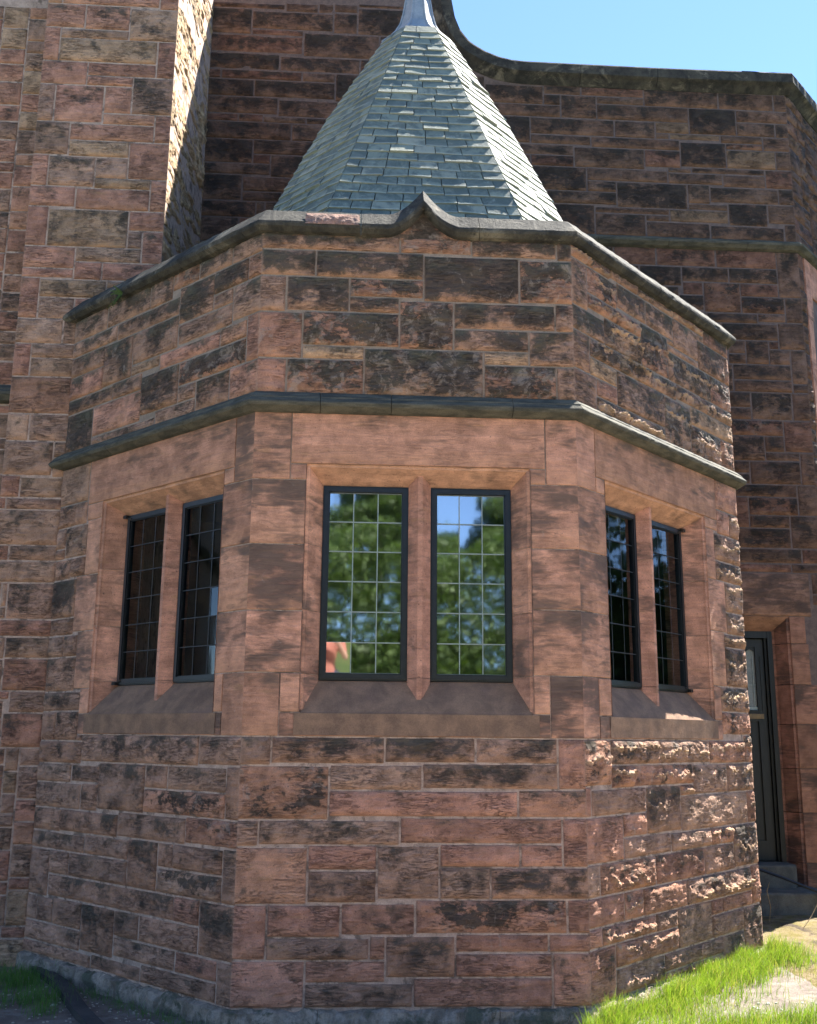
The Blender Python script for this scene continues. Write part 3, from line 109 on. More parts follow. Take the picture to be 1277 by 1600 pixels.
def stone_mat(name,dim=1.,bright=1.,green=.3,flake=1.,ash=False,bloom=0.):
    N=NT(name); hue,stain,edge,vp=N.attr('sa'); r1,r2,crisp,lich=N.attr('sb')
    cx=N.n.new('ShaderNodeCombineXYZ'); N.l(N.ma('MULTIPLY',r2,37),cx.inputs[0]); N.l(N.ma('MULTIPLY',r1,23),cx.inputs[2])
    P=cadd(N,N.obj(),cx.outputs[0])
    base=N.ramp(hue,[(0,(.44,.222,.150)),(.12,(.42,.205,.140)),(.3,(.42,.215,.135)),(.5,(.345,.205,.145)),(.74,(.44,.275,.17)),(1,(.46,.33,.18))])
    # bedding streaks and mottle
    st=N.noise(N.map(P,(1.2,1,9),rot=(0,.16,0)),2.2,8,.7,1.2)
    mot=N.noise(P,7,8,.62)
    grain=N.noise(P,140,3,.7)
    f=N.mr(st,.3,.72,.84,1.13); f2=N.mr(mot,.3,.7,.72,1.25); f3=N.mr(grain,.3,.7,.86,1.14); fr=N.mr(r1,0,1,.80,1.16,False)
    k=N.ma('MULTIPLY',N.ma('MULTIPLY',f,f2),N.ma('MULTIPLY',f3,N.ma('MULTIPLY',fr,bright)))
    kc=N.n.new('ShaderNodeCombineXYZ'); [N.l(k,kc.inputs[i]) for i in range(3)]
    c=N.mix(1,base,kc.outputs[0],'MULTIPLY')
    # iron streaks
    c=N.mix(N.mr(N.noise(N.map(P,(2,1,9)),1.7,4,.6),.58,.75,0,.45),c,(.42,.24,.11))
    # warm lower edges, fine bedding cracks
    c=N.mix(N.ma('MULTIPLY',N.mr(vp,.45,0),N.mr(mot,.35,.6,.15,.75)),c,N.mix(.5,c,(.60,.30,.15)))
    ck=N.noise(N.map(P,(1.6,1,11),rot=(0,.1,0)),3.1,9,.72,1.6)
    crk=N.ma('MULTIPLY',N.mr(N.ma('ABSOLUTE',N.ma('SUBTRACT',ck,.5)),0,.022,1,0),N.mr(N.noise(P,4,3,.5),.42,.6))
    # dark weathering
    n1=N.noise(N.map(P,(1,1,1.5)),2.6,5,.5,.35) if ash else N.noise(P,3.6,9,.66,.35); n2=N.noise(N.map(P,(1,1,4)),6,6,.55,.7) if ash else N.noise(N.map(P,(1,1,2.1)),11,10,.74,.7)
    x=N.ma('ADD',N.ma('MULTIPLY',N.mr(n1,.30,.70,0,1,False),.60),N.ma('MULTIPLY',N.mr(n2,.30,.70,0,1,False),.40))
    x=N.ma('ADD',x,N.ma('MULTIPLY',N.ma('SUBTRACT',stain,.5),.50))
    x=N.ma('ADD',x,N.ma('MULTIPLY',N.ma('SUBTRACT',vp,.5),.20))
    x=N.ma('ADD',x,N.ma('MULTIPLY',N.ma('SUBTRACT',edge,1),.12))
    mk0=N.mr(x,.30,.62,0,1)
    gl=N.mr(N.noise(N.map(N.obj(),(1,1,.55)),1.5,6,.62,.4),.42,.66,0,.30 if not ash else .15)
    c=N.mix(gl,c,N.mix(1,c,(.42,.42,.40),'MULTIPLY'))
    c=N.mix(N.ma('MULTIPLY',mk0,.40 if not ash else .2),c,N.mix(1,c,(.50,.52,.50),'MULTIPLY'))
    c=N.mix(N.ma('MULTIPLY',crk,.58*flake),c,(.05,.035,.03))
    wid=.21 if ash else N.mr(crisp,0,1,.16,.03,False)
    mk=N.mr(x,N.ma('SUBTRACT',.55 if ash else .565,wid),N.ma('ADD',.55 if ash else .565,wid),0,1)
    dk=N.mix(N.mr(N.noise(P,2.3,4,.6),.45,.65,0,green),(.038,.032,.031),(.060,.062,.040))
    dk=N.mix(N.mr(n2,.35,.7),dk,(.105,.078,.060))
    if ash: dk=N.mix(N.mr(n2,.3,.7),(.085,.058,.050),(.15,.098,.075)); wid=.21
    c=N.mix(N.ma('MULTIPLY',mk,.90),c,dk)
    # greenish film at the top of stones
    c=N.mix(N.ma('MULTIPLY',N.mr(vp,.45,1),N.mr(n1,.45,.62,0,green)),c,(.135,.125,.085))
    # pale bloom
    bl=N.mr(N.ma('ADD',N.noise(P,9,9,.75,.8),N.ma('MULTIPLY',lich,.10)),.64-bloom,.74-bloom,0,.5)
    c=N.mix(bl,c,(.40,.31,.25))
    # light worn rim of each stone
    c=N.mix(N.mr(edge,0,.3,.3,0),c,(.46,.29,.21))
    # pits
    pit=N.mr(N.noise(P,60,2,.5),.66,.74,0,.6)
    c=N.mix(pit,c,(.06,.04,.035))
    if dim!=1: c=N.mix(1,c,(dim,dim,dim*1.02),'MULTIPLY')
    N.col(c)
    h=N.ma('ADD',N.ma('SUBTRACT',N.ma('MULTIPLY',st,.6),N.ma('MULTIPLY',crk,.5*flake)),N.ma('ADD',N.ma('MULTIPLY',N.noise(P,30,10,.78),.9*flake),N.ma('MULTIPLY',mk,.16*flake)))
    N.bump(h,1.,.02)
    return N.m
def simple(name,c1,c2,sc=8,bump=.4,bd=.008,rough=.9,spec=.25,stretch=(1,1,1),c3=None,t3=(.6,.7),metal=0):
    N=NT(name); P=N.obj(); n=N.noise(N.map(P,stretch),sc,8,.65,.3); c=N.mix(N.mr(n,.35,.65),c1,c2)
    if c3: c=N.mix(N.mr(N.noise(P,sc*.45,8,.7,.5),t3[0],t3[1]),c,c3)
    g=N.noise(P,120,3,.7); c=N.mix(N.mr(g,.3,.7,.25,0),c,(0,0,0))
    N.col(c); N.b.inputs['Roughness'].default_value=rough; N.b.inputs['Specular IOR Level'].default_value=spec; N.b.inputs['Metallic'].default_value=metal
    if bump: N.bump(N.ma('ADD',n,N.ma('MULTIPLY',N.noise(P,55,6,.7),.6)),bump,bd)
    return N.m
m_stone=stone_mat('sandstone_bay',1,1.3)
m_par=stone_mat('sandstone_parapet',1,1.22,.75,1,False,.045)
m_ash=stone_mat('sandstone_dressed',1,1.28,.08,.12,True)
m_ash2=stone_mat('sandstone_door_surround',.62,1.15,.08,.12,True)  # dressed stone dimmed, shade at the doorway put into the colour
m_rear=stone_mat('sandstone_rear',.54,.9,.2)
m_left=stone_mat('sandstone_buttress',.98,1.18,.25)
m_rev=stone_mat('sandstone_reveal',1.,1.25,.05,1)
m_mort=simple('lime_mortar',(.56,.40,.315),(.40,.28,.22),14,.7,.01,c3=(.20,.14,.11),t3=(.50,.62))
m_mort3=simple('weathered_mortar',(.36,.27,.21),(.25,.19,.15),9,.7,.01,c3=(.11,.09,.07))
m_mort2=simple('old_mortar',(.19,.135,.115),(.13,.095,.085),14,.7,.01,c3=(.09,.07,.06))
m_cop=simple('coping_stone',(.030,.029,.027),(.078,.070,.056),7,1,.014,c3=(.19,.165,.125),t3=(.52,.66))
m_str=simple('string_stone',(.058,.057,.048),(.125,.115,.088),6,.6,.008,stretch=(1,1,5),c3=(.19,.16,.11),t3=(.6,.7))
m_redcop=simple('spalled_stone',(.46,.25,.18),(.24,.15,.12),12,1,.02,c3=(.42,.28,.20))
m_sill=simple('sill_stone',(.185,.115,.080),(.30,.18,.115),6,.5,.006,c3=(.24,.145,.105),t3=(.57,.68))
m_plinth=simple('limewashed_plinth',(.44,.36,.29),(.20,.165,.13),9,1,.02,c3=(.12,.12,.085),t3=(.5,.6))
m_lead=simple('lead',(.24,.28,.33),(.33,.36,.40),7,.5,.008,.7,.3,c3=(.42,.45,.46))
m_black=simple('black_paint',(.010,.012,.014),(.016,.018,.020),20,.15,.003,.38,.5)
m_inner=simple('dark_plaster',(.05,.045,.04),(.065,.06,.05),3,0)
m_soil=simple('soil',(.15,.12,.10),(.23,.19,.155),9,1,.02,c3=(.24,.21,.18),t3=(.55,.62))
m_moss=simple('mossy_ground',(.25,.19,.11),(.17,.135,.035),6,1.2,.03,c3=(.09,.065,.04),t3=(.50,.60))
m_grav=simple('gravel',(.58,.51,.41),(.46,.40,.32),60,1,.02,c3=(.45,.43,.40))
m_lawn=simple('lawn',(.06,.09,.025),(.09,.11,.035),1.5,.6,.03)
m_door=simple('door_paint',(.010,.012,.012),(.018,.020,.019),5,.3,.004,.45,.4,stretch=(8,8,1))
m_tim=simple('wet_timber',(.045,.045,.045),(.075,.07,.065),5,.7,.008,stretch=(1,1,8))
m_step=simple('step_stone',(.10,.095,.08),(.16,.15,.12),6,.6,.008,c3=(.07,.08,.05))
m_peb=simple('pale_stone',(.55,.53,.48),(.4,.38,.34),20,.6,.005)
m_bark=simple('bark',(.07,.055,.04),(.11,.09,.07),12,1,.02,stretch=(1,1,.2))
m_straw=simple('dry_stalk',(.35,.27,.16),(.25,.18,.1),20,0)
def mat_slate():
    N=NT('slate'); h,st,e,v=N.attr('sa'); r1,r2,_,_2=N.attr('sb')
    cx=N.n.new('ShaderNodeCombineXYZ'); N.l(N.ma('MULTIPLY',r2,31),cx.inputs[0]); N.l(N.ma('MULTIPLY',r1,17),cx.inputs[2])
    P=cadd(N,N.obj(),cx.outputs[0])
    c=N.ramp(r1,[(0,(.13,.15,.13)),(.25,(.18,.20,.165)),(.6,(.22,.24,.19)),(.85,(.25,.26,.20)),(1,(.31,.305,.24))])
    c=N.mix(N.mr(N.noise(P,5,7,.7,.5),.42,.58,0,.75),c,(.085,.105,.095))
    c=N.mix(N.mr(N.noise(P,11,8,.75,.5),.57,.68,0,.6),c,(  .30,.33,.28))
    c=N.mix(N.mr(v,0,.2,.6,0),c,(.40,.41,.34))
    N.col(c); N.b.inputs['Roughness'].default_value=.8; N.b.inputs['Specular IOR Level'].default_value=.25
    N.bump(N.ma('ADD',N.noise(P,16,8,.7,.6),N.noise(N.map(P,(1,1,.4)),45,5,.7)),.55,.008); return N.m
m_slate=mat_slate()
def mat_glass(name,ior,wav,mixmin):
    N=NT(name); N.n.remove(N.b); g=N.n.new('ShaderNodeBsdfGlossy'); g.inputs['Roughness'].default_value=.034; g.inputs[0].default_value=(.93,.97,1,1)
    tr=N.n.new('ShaderNodeBsdfTransparent'); tr.inputs[0].default_value=(.75,.8,.78,1)
    fr=N.n.new('ShaderNodeFresnel'); fr.inputs[0].default_value=ior
    mx=N.n.new('ShaderNodeMixShader'); N.l(N.ma('ADD',N.ma('MULTIPLY',fr.outputs[0],1-mixmin),mixmin),mx.inputs[0]); N.l(tr.outputs[0],mx.inputs[1]); N.l(g.outputs[0],mx.inputs[2])
    b=N.n.new('ShaderNodeBump'); b.inputs['Strength'].default_value=1; b.inputs['Distance'].default_value=wav
    P=N.obj(); N.l(N.ma('ADD',N.noise(N.map(P,(1,1,.45)),5,2,.5),N.ma('MULTIPLY',N.noise(N.map(P,(1,1,.5)),14,2,.5),.05)),b.inputs['Height']); N.l(b.outputs[0],g.inputs['Normal'])
    out=[n for n in N.n if n.type=='OUTPUT_MATERIAL'][0]; N.l(mx.outputs[0],out.inputs[0]); return N.m
m_glass=mat_glass('window_glass',1.6,.0004,.42)
m_glass2=mat_glass('side_window_glass',1.5,.0008,.0)
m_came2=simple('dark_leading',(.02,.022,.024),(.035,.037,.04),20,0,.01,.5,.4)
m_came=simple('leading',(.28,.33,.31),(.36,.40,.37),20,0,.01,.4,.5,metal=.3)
def mat_leaf(name,c1,c2,trans=.4,c3=None):
    N=NT(name); h,_,_,_2=N.attr('sa'); c=N.mix(h,c1,c2)
    if c3: c=N.mix(N.mr(N.attr('sb')[0],.80,.9),c,c3)
    N.col(c); N.b.inputs['Roughness'].default_value=.5
    t=N.n.new('ShaderNodeBsdfTranslucent'); N.l(N.mix(1,c,(1.3,1.5,.5),'MULTIPLY'),t.inputs[0]); mx=N.n.new('ShaderNodeMixShader'); mx.inputs[0].default_value=trans
    N.l(N.b.outputs[0],mx.inputs[1]); N.l(t.outputs[0],mx.inputs[2]); out=[n for n in N.n if n.type=='OUTPUT_MATERIAL'][0]; N.l(mx.outputs[0],out.inputs[0]); return N.m
m_grass=mat_leaf('grass_blades',(.09,.15,.022),(.24,.31,.055),.4,(.30,.25,.12))
m_grass2=mat_leaf('shade_grass',(.07,.16,.04),(.14,.26,.07),.4)
m_leaf=mat_leaf('tree_leaves',(.042,.072,.02),(.115,.165,.05),.3)
m_fern=mat_leaf('fern_leaf',(.05,.09,.02),(.11,.16,.04),.35)
# ---------------------------------------------------------------- objects
def tag(o,label=None,cat=None,group=None,kind=None):
    if label: o['label']=label
    if cat: o['category']=cat
    if group: o['group']=group
    if kind: o['kind']=kind
    return o
def empty(name,label,cat,loc=(0,0,0),group=None):
    o=bpy.data.objects.new(name,None); COL.objects.link(o); o.location=loc; return tag(o,label,cat,group)
def link(name,me,parent=None,loc=None,rz=None,label=None):
    o=bpy.data.objects.new(name,me); COL.objects.link(o)
    if parent: o.parent=parent
    if loc is not None: o.location=loc
    if rz is not None: o.rotation_euler=(0,0,rz)
    if label: o['label']=label
    return o
class MB:
    def __init__(s): s.V=[];s.F=[];s.A=[];s.B=[];s.MI=[];s.n=0
    def add(s,V,F,a=None,b=None,mi=0):
        V=np.asarray(V,float).reshape(-1,3); k=len(V)
        s.V.append(V); s.F+= [tuple(int(i)+s.n for i in f) for f in F]; s.MI+=[mi]*len(F)
        a=np.array((.12,.2,1,.5) if a is None else a,float); b=np.array((.5,.5,0,0) if b is None else b,float)
        s.A.append(np.broadcast_to(a,(k,4))); s.B.append(np.broadcast_to(b,(k,4))); s.n+=k
    def grid(s,X,Y,Z,a=None,b=None,flip=False,mi=0):
        nz,nx=X.shape; V=np.stack([X,Y,Z],-1).reshape(-1,3)
        i=np.arange(nz-1)[:,None]*nx+np.arange(nx-1)[None]; i=i.ravel()
        F=np.stack([i,i+1,i+nx+1,i+nx],1) 
        if flip: F=F[:,::-1]
        s.add(V,F.tolist(),a,b,mi)
    def box(s,x0,x1,y0,y1,z0,z1,**k):
        V=[(x,y,z) for z in (z0,z1) for y in (y0,y1) for x in (x0,x1)]
        s.add(V,[(0,2,3,1),(4,5,7,6),(0,1,5,4),(2,6,7,3),(0,4,6,2),(1,3,7,5)],**k)
    def quad(s,*p,**k): s.add(p,[tuple(range(len(p)))],**k)
    def tube(s,pts,r,n=6,**k):
        pts=[Vector(p) for p in pts]; rr=r if isinstance(r,(list,tuple)) else [r]*len(pts); V=[];F=[]
        for i,p in enumerate(pts):
            d=(pts[min(i+1,len(pts)-1)]-pts[max(i-1,0)]).normalized(); a=d.orthogonal().normalized() if i==0 else (a-d*a.dot(d)).normalized(); b=d.cross(a)
            for j in range(n):
                t=2*math.pi*j/n; V.append(p+(a*math.cos(t)+b*math.sin(t))*rr[i])
        for i in range(len(pts)-1):
            for j in range(n): F.append((i*n+j,i*n+(j+1)%n,(i+1)*n+(j+1)%n,(i+1)*n+j))
        F.append(tuple(range(n))[::-1]); F.append(tuple((len(pts)-1)*n+j for j in range(n)))
        s.add([tuple(v) for v in V],F,**k)
    def build(s,name,mats,parent=None,loc=None,rz=None,label=None,smooth=False):
        me=bpy.data.meshes.new(name); V=np.concatenate(s.V) if s.V else np.zeros((0,3))
        me.from_pydata(V.tolist(),[],s.F)
        for nm,arr in (('sa',s.A),('sb',s.B)):
            at=me.attributes.new(nm,'FLOAT_COLOR','POINT'); at.data.foreach_set('color',np.concatenate(arr).astype(np.float32).ravel())
        mats=mats if isinstance(mats,(list,tuple)) else [mats]
        for m in mats: me.materials.append(m)
        if len(mats)>1: me.polygons.foreach_set('material_index',s.MI)
        if smooth: me.polygons.foreach_set('use_smooth',[True]*len(me.polygons))
        me.update(); return link(name,me,parent,loc,rz,label)
HUE=dict(r=.08,o=.28,b=.5,y=.74,d=.46,k=.5,m=.22,p=.22,g=.9)
def parse(k):
    out=[]
    for t in STONES[k].split():
        a=t.split(','); out.append((*[int(v)/100 for v in a[:4]],a[4][0],int(a[4][1])))
    return out
def add_stones(mb,key,mi=0,arr=(False,False),ends=(None,None),relief=1.,res=.016,seed=0,ledge=0.,ds=0.,gap=.0026,hs=0.,dsu=0.):
    rs=np.random.RandomState(seed+5)
    for i,(u0,u1,z0,z1,c,sn) in enumerate(parse(key)):
        L=arr[0] and abs(u0-ends[0])<.012; Rr=arr[1] and abs(u1-ends[1])<.012
        if L: u0=ends[0]
        if Rr: u1=ends[1]
        g=gap*(.5 if c=='p' else 1)
        a=u0+(0 if L else g*(.6+.8*rs.rand())); b=u1-(0 if Rr else g*(.6+.8*rs.rand())); k=z0+g*(.6+.8*rs.rand()); d=z1-g*(.6+.8*rs.rand())
        if b-a<.012 or d-k<.012: continue
        def par(lo,hi):
            W=hi-lo; e=[0,.003,.008,.016]; e=[q for q in e if q<W*.35]; m=max(2,int(W/res)); mid=np.linspace(e[-1],W-e[-1],m+1)[1:-1]
            return lo+np.array(e+list(mid)+[W-q for q in e[::-1]])
        U,Z=np.meshgrid(par(a,b),par(k,d))
        eu=np.minimum(9 if L else U-a, 9 if Rr else b-U); ez=np.minimum(Z-k,d-Z); e=np.minimum(eu,ez)
        ec=np.minimum(np.minimum(U-a,b-U),ez)
        s0=rs.randint(1,9999); r1,r2=rs.rand(2); ox=r2*50
        pale=None
        drop=.019*(1-np.clip(e/.013,0,1))**2.2
        if c=='p': h=.0016*(fbm(U*5+ox,Z*5,s0,3)-.5); drop=.014*(1-np.clip(e/.004,0,1))**2; ec2=1
        elif c=='g':
            t=(Z-.20*U); q=U+.2*Z; s0=77; ox=0
            f=fbm(t*7+ox,q*1.3,s0,4); f2=fbm(t*19,q*4.2+ox,s0+3,3)
            f3=fbm(t*40,q*14+ox,s0+5,3); h=.04*(f-.5)-.07*np.clip(.42-f,0,1)+.05*(f2-.5)-.24*np.clip(.38-f2,0,1)+.018*(f3-.5); h=h*np.clip(ec/.03,0,1)
        else:
            amp={'r':.010,'o':.010,'b':.012,'y':.011,'d':.014,'m':.015,'k':.017}[c]*relief
            f=fbm(U*7+ox,Z*11,s0,4); h=amp*1.7*(f-.42)+amp*.8*(fbm(U*14+ox,Z*46,s0+2,4)-.5)
            h=h+amp*.5*np.clip(ec/.05,0,1)**.5
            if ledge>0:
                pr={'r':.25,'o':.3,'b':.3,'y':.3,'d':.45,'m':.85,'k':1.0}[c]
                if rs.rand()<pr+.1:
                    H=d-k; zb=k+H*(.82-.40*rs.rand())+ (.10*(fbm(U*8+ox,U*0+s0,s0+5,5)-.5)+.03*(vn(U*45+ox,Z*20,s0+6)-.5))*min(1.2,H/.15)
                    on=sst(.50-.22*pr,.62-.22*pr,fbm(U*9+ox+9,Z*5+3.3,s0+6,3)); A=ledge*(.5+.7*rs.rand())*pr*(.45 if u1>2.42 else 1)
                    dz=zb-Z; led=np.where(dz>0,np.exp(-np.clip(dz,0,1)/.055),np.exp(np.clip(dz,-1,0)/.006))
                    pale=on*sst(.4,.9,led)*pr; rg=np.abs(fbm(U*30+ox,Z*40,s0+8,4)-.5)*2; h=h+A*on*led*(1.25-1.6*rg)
            h=h*np.clip(ec/.032,0,1)**.8
            edg=.0035*(vn(U*22+ox,Z*22,s0+11)-.5); m=(e<.02)
            if not L and not Rr: U=U+edg*m
            Z=Z+edg*.8*m
        jit=.010*(rs.rand()-.5)*(0 if c=='p' else 1)*(0 if (L or Rr) else 1)
        Y=drop-h+jit*np.clip(e/.01,0,1)
        # attributes
        W=(ec/.05).clip(0,1) if c!='p' else np.ones_like(U); vp=(Z-k)/(d-k)
        st=min(1,max(0,(sn+ds+(dsu if z0>3.9 else 0))/9+.06*(rs.rand()-.5))); cr={'m':.85,'k':.7,'d':.25,'p':.0,'g':0}.get(c,.2)
        A=np.stack([np.full_like(U,HUE[c] if c=='g' else min(.74,max(0,HUE[c]+hs+.10*(rs.rand()-.5)))),np.full_like(U,st),W,vp],-1).reshape(-1,4)
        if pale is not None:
            q=pale.ravel(); A[:,0]=A[:,0]*(1-q)+.82*q; A[:,1]*=(1-q)  # sunlit cream of the ledge tops put into the stone's hue
        B=np.stack([np.full_like(U,r1),np.full_like(U,r2),np.full_like(U,cr),np.full_like(U,1. if c in 'mk' else rs.rand()*.5)],-1).reshape(-1,4)
        mb.grid(U,Y,Z,A,B,mi=mi)
def wall(name,keys,core,parent,loc,rz,mats,label=None,T=.34,**kw):
    mb=MB()
    for i,k in enumerate(keys): add_stones(mb,k,mi=3 if (len(mats)>3 and k.endswith('U')) else 0,seed=kw.get('seed',0)+i*31,**{a:b for a,b in kw.items() if a!='seed'})
    ns=len(mb.F)
    for (a,b,c,d) in core: mb.box(a,b,.008,T,c,d,mi=2 if (len(mats)>2 and c>=3.4) else 1)
    return mb.build(name,mats,parent,loc,rz,label,smooth=False)
s2=math.sqrt(.5)
WA,L1,L2=1.0975,2.475,2.565
FR={'F0':((-WA,0,0),0.),'F1':((-WA-L1*s2,L1*s2,0),-math.pi/4),'F2':((WA,0,0),math.pi/4)}
Cp=(-WA-L1*s2,L1*s2);Dp=(WA+L2*s2,L2*s2)
OPN={'F0':(.36,1.87,.472,1.762,1.055,1.207),'F1':(.66,2.17,.775,2.06,1.345,1.49),'F2':(.36,1.92,.475,1.805,1.065,1.215)}
ZO0,ZO1,ZI0,ZI1,DD=1.79,3.43,2.0,3.322,.17
# ================================================================ THE BAY
bay=empty('stone_bay','canted red sandstone bay with six black casement lights under a slate spire','stone bay')
def corebay(f,Lf):
    a,b=OPN[f][:2]; return [(0,Lf,-.3,ZO0),(0,a,ZO0,ZO1),(b,Lf,ZO0,ZO1),(0,Lf,ZO1,5.12)]
mats=[m_stone,m_mort,m_mort3,m_par]
W0=wall('wall',['F0L','F0U'],corebay('F0',2*WA),bay,*FR['F0'],mats,'front face of the bay, red below and dark stained above',arr=(True,True),ends=(0,2*WA),seed=11,relief=1.35,dsu=1.3)
W1=wall('wall',['F1L','F1U'],corebay('F1',L1),bay,*FR['F1'],mats,'shaded left cant of the bay in grey brown stone',arr=(False,True),ends=(0,L1),seed=21,relief=1.35,dsu=1.1,ds=.0)
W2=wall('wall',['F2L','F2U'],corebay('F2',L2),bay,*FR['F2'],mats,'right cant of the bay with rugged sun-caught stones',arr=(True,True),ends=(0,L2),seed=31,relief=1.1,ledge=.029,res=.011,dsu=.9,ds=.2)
W3=wall('wall',['DR','DU'],[(0,1.9,-.3,5.12)],bay,(Dp[0],Dp[1],0),math.pi/2,mats,arr=(True,False),ends=(0,9),seed=41,relief=.7,res=.03)
def dressed(f,seed):
    mb=MB(); add_stones(mb,f+'W',arr=(f!='F1',f!='F2'),ends=(0,{'F0':2*WA,'F1':L1,'F2':99}[f]),seed=seed,res=.05,gap=.005)
    a,b,ia,ib,m0,m1=OPN[f]
    # splayed jambs with a small quirk, in courses
    q=.022
    zs=[ZO0,2.035,2.45,2.89,ZO1]
    for (o,i_) in ((a,ia),(b,ib)):
        sg=1 if i_>o else -1
        prof=[(o,0),(o+sg*.004,.010),(o+sg*q,.016),(o+sg*(q+.004),.030),(i_,DD),(i_,.33)]
        for j in range(4):
            def zz(p,top):
                t=min(1,p[1]/DD); return (ZO1-(ZO1-ZI1)*t) if top else (ZO0+(ZI0-ZO0)*t)
            V=[];F=[]
            for p in prof:
                zb=zz(p,0) if j==0 else zs[j]+.002; zt=zz(p,1) if j==3 else zs[j+1]-.002
                zb=max(zb,zz(p,0)); zt=max(zb,zt); V+=[(p[0],p[1],zb),(p[0],p[1],zt)]
            for k in range(len(prof)-1):
                F.append((2*k,2*k+1,2*k+3,2*k+2) if sg>0 else (2*k,2*k+2,2*k+3,2*k+1))
            r=random.Random(seed+j+(9 if sg>0 else 0)); mb.add(V,F,(.18+.08*r.random(),.12+.28*r.random(),1,.5),(r.random(),r.random(),0,0))
        V=[(o+sg*-.001,.004,ZO0),(o-sg*.001,.004,ZO1),(i_-sg*.003,DD+.004,ZI1),(i_-sg*.003,DD+.004,ZI0)]
        mb.add(V,[(0,1,2,3)],mi=1)
    mb2=mb
    # soffit, warm ground bounce put into its hue
    pr=[(0,0,0),(.004,.010,.003),(q,.016,.018),(q+.004,.030,.022),(1,DD,ZO1-ZI1)]
    def cr(t,d): return None
    L=[(a,0,ZO1),(a+.004,.010,ZO1-.004),(a+q,.016,ZO1-.018),(a+q+.004,.030,ZO1-.024),(ia,DD,ZI1),(ia,.33,ZI1)]
    Rg=[(b,0,ZO1),(b-.004,.010,ZO1-.004),(b-q,.016,ZO1-.018),(b-q-.004,.030,ZO1-.024),(ib,DD,ZI1),(ib,.33,ZI1)]
    mb.add(L+Rg,[(k,k+6,k+7,k+1) for k in range(5)],(.42,.0,1,.3),(.75,.3,0,.3))
    o=mb.build('window_surround',[m_ash,m_mort],bay,*FR[f]); return o
def sill(f,seed):
    a,b,ia,ib,m0,m1=OPN[f]; mb=MB(); n=30
    for k in range(1):
        t=np.linspace(0,1,n); v=np.linspace(0,1,10); T,Vv=np.meshgrid(t,v)
        lo=a+(b-a)*T; hi=ia+(ib-ia)*T; X=lo+(hi-lo)*Vv; Y=DD*Vv; Z=ZO0+(ZI0-ZO0)*Vv
        Z=Z-.012*np.exp(-Vv/.06)+.004*(fbm(X*9,Y*20,seed,3)-.5); mb.grid(X,Y,Z)
    mb.add([(ia,DD,ZI0),(ib,DD,ZI0),(ib,.33,ZI0),(ia,.33,ZI0)],[(0,1,2,3)])
    X,Z=np.meshgrid(np.linspace(a-.035,b+.035,40),np.linspace(1.648,1.786,8)); mb.grid(X,-.004-.003*fbm(X*9,Z*20,seed,3),Z)
    mb.quad((a-.035,-.004,1.648),(a-.035,.01,1.648),(b+.035,.01,1.648),(b+.035,-.004,1.648)); mb.quad((a-.035,-.004,1.786),(b+.035,-.004,1.786),(b+.035,.012,1.787),(a-.035,.012,1.787))
    return mb.build('sill',m_sill,bay,*FR[f],smooth=True)
def mullion(f,seed):
    a,b,ia,ib,m0,m1=OPN[f]; c=(m0+m1)/2; h=(m1-m0)/2; mb=MB()
    pr=[(c-h,.25),(c-h,.155),(c-.016,.072),(c+.016,.072),(c+h,.155),(c+h,.25)]
    z0=1.80; zt=3.45
    lev=[1.80,1.995,1.999,3.36,3.362]; 
    for j,(zb,zt) in enumerate([(1.8,2.018),(2.021,3.40)]):
        V=[(x,y,z) for z in (zb,zt) for x,y in pr]; F=[(k,k+1,k+7,k+6) for k in range(5)]
        mb.add(V,F,(.14,.12+.15*(1-j),1,.5),(.6,.2*seed,0,.2))
    mb.box(c-h+.004,c+h-.004,.17,.25,1.9,3.34,mi=1)
    return mb.build('mullion',[m_ash,m_mort],bay,*FR[f])
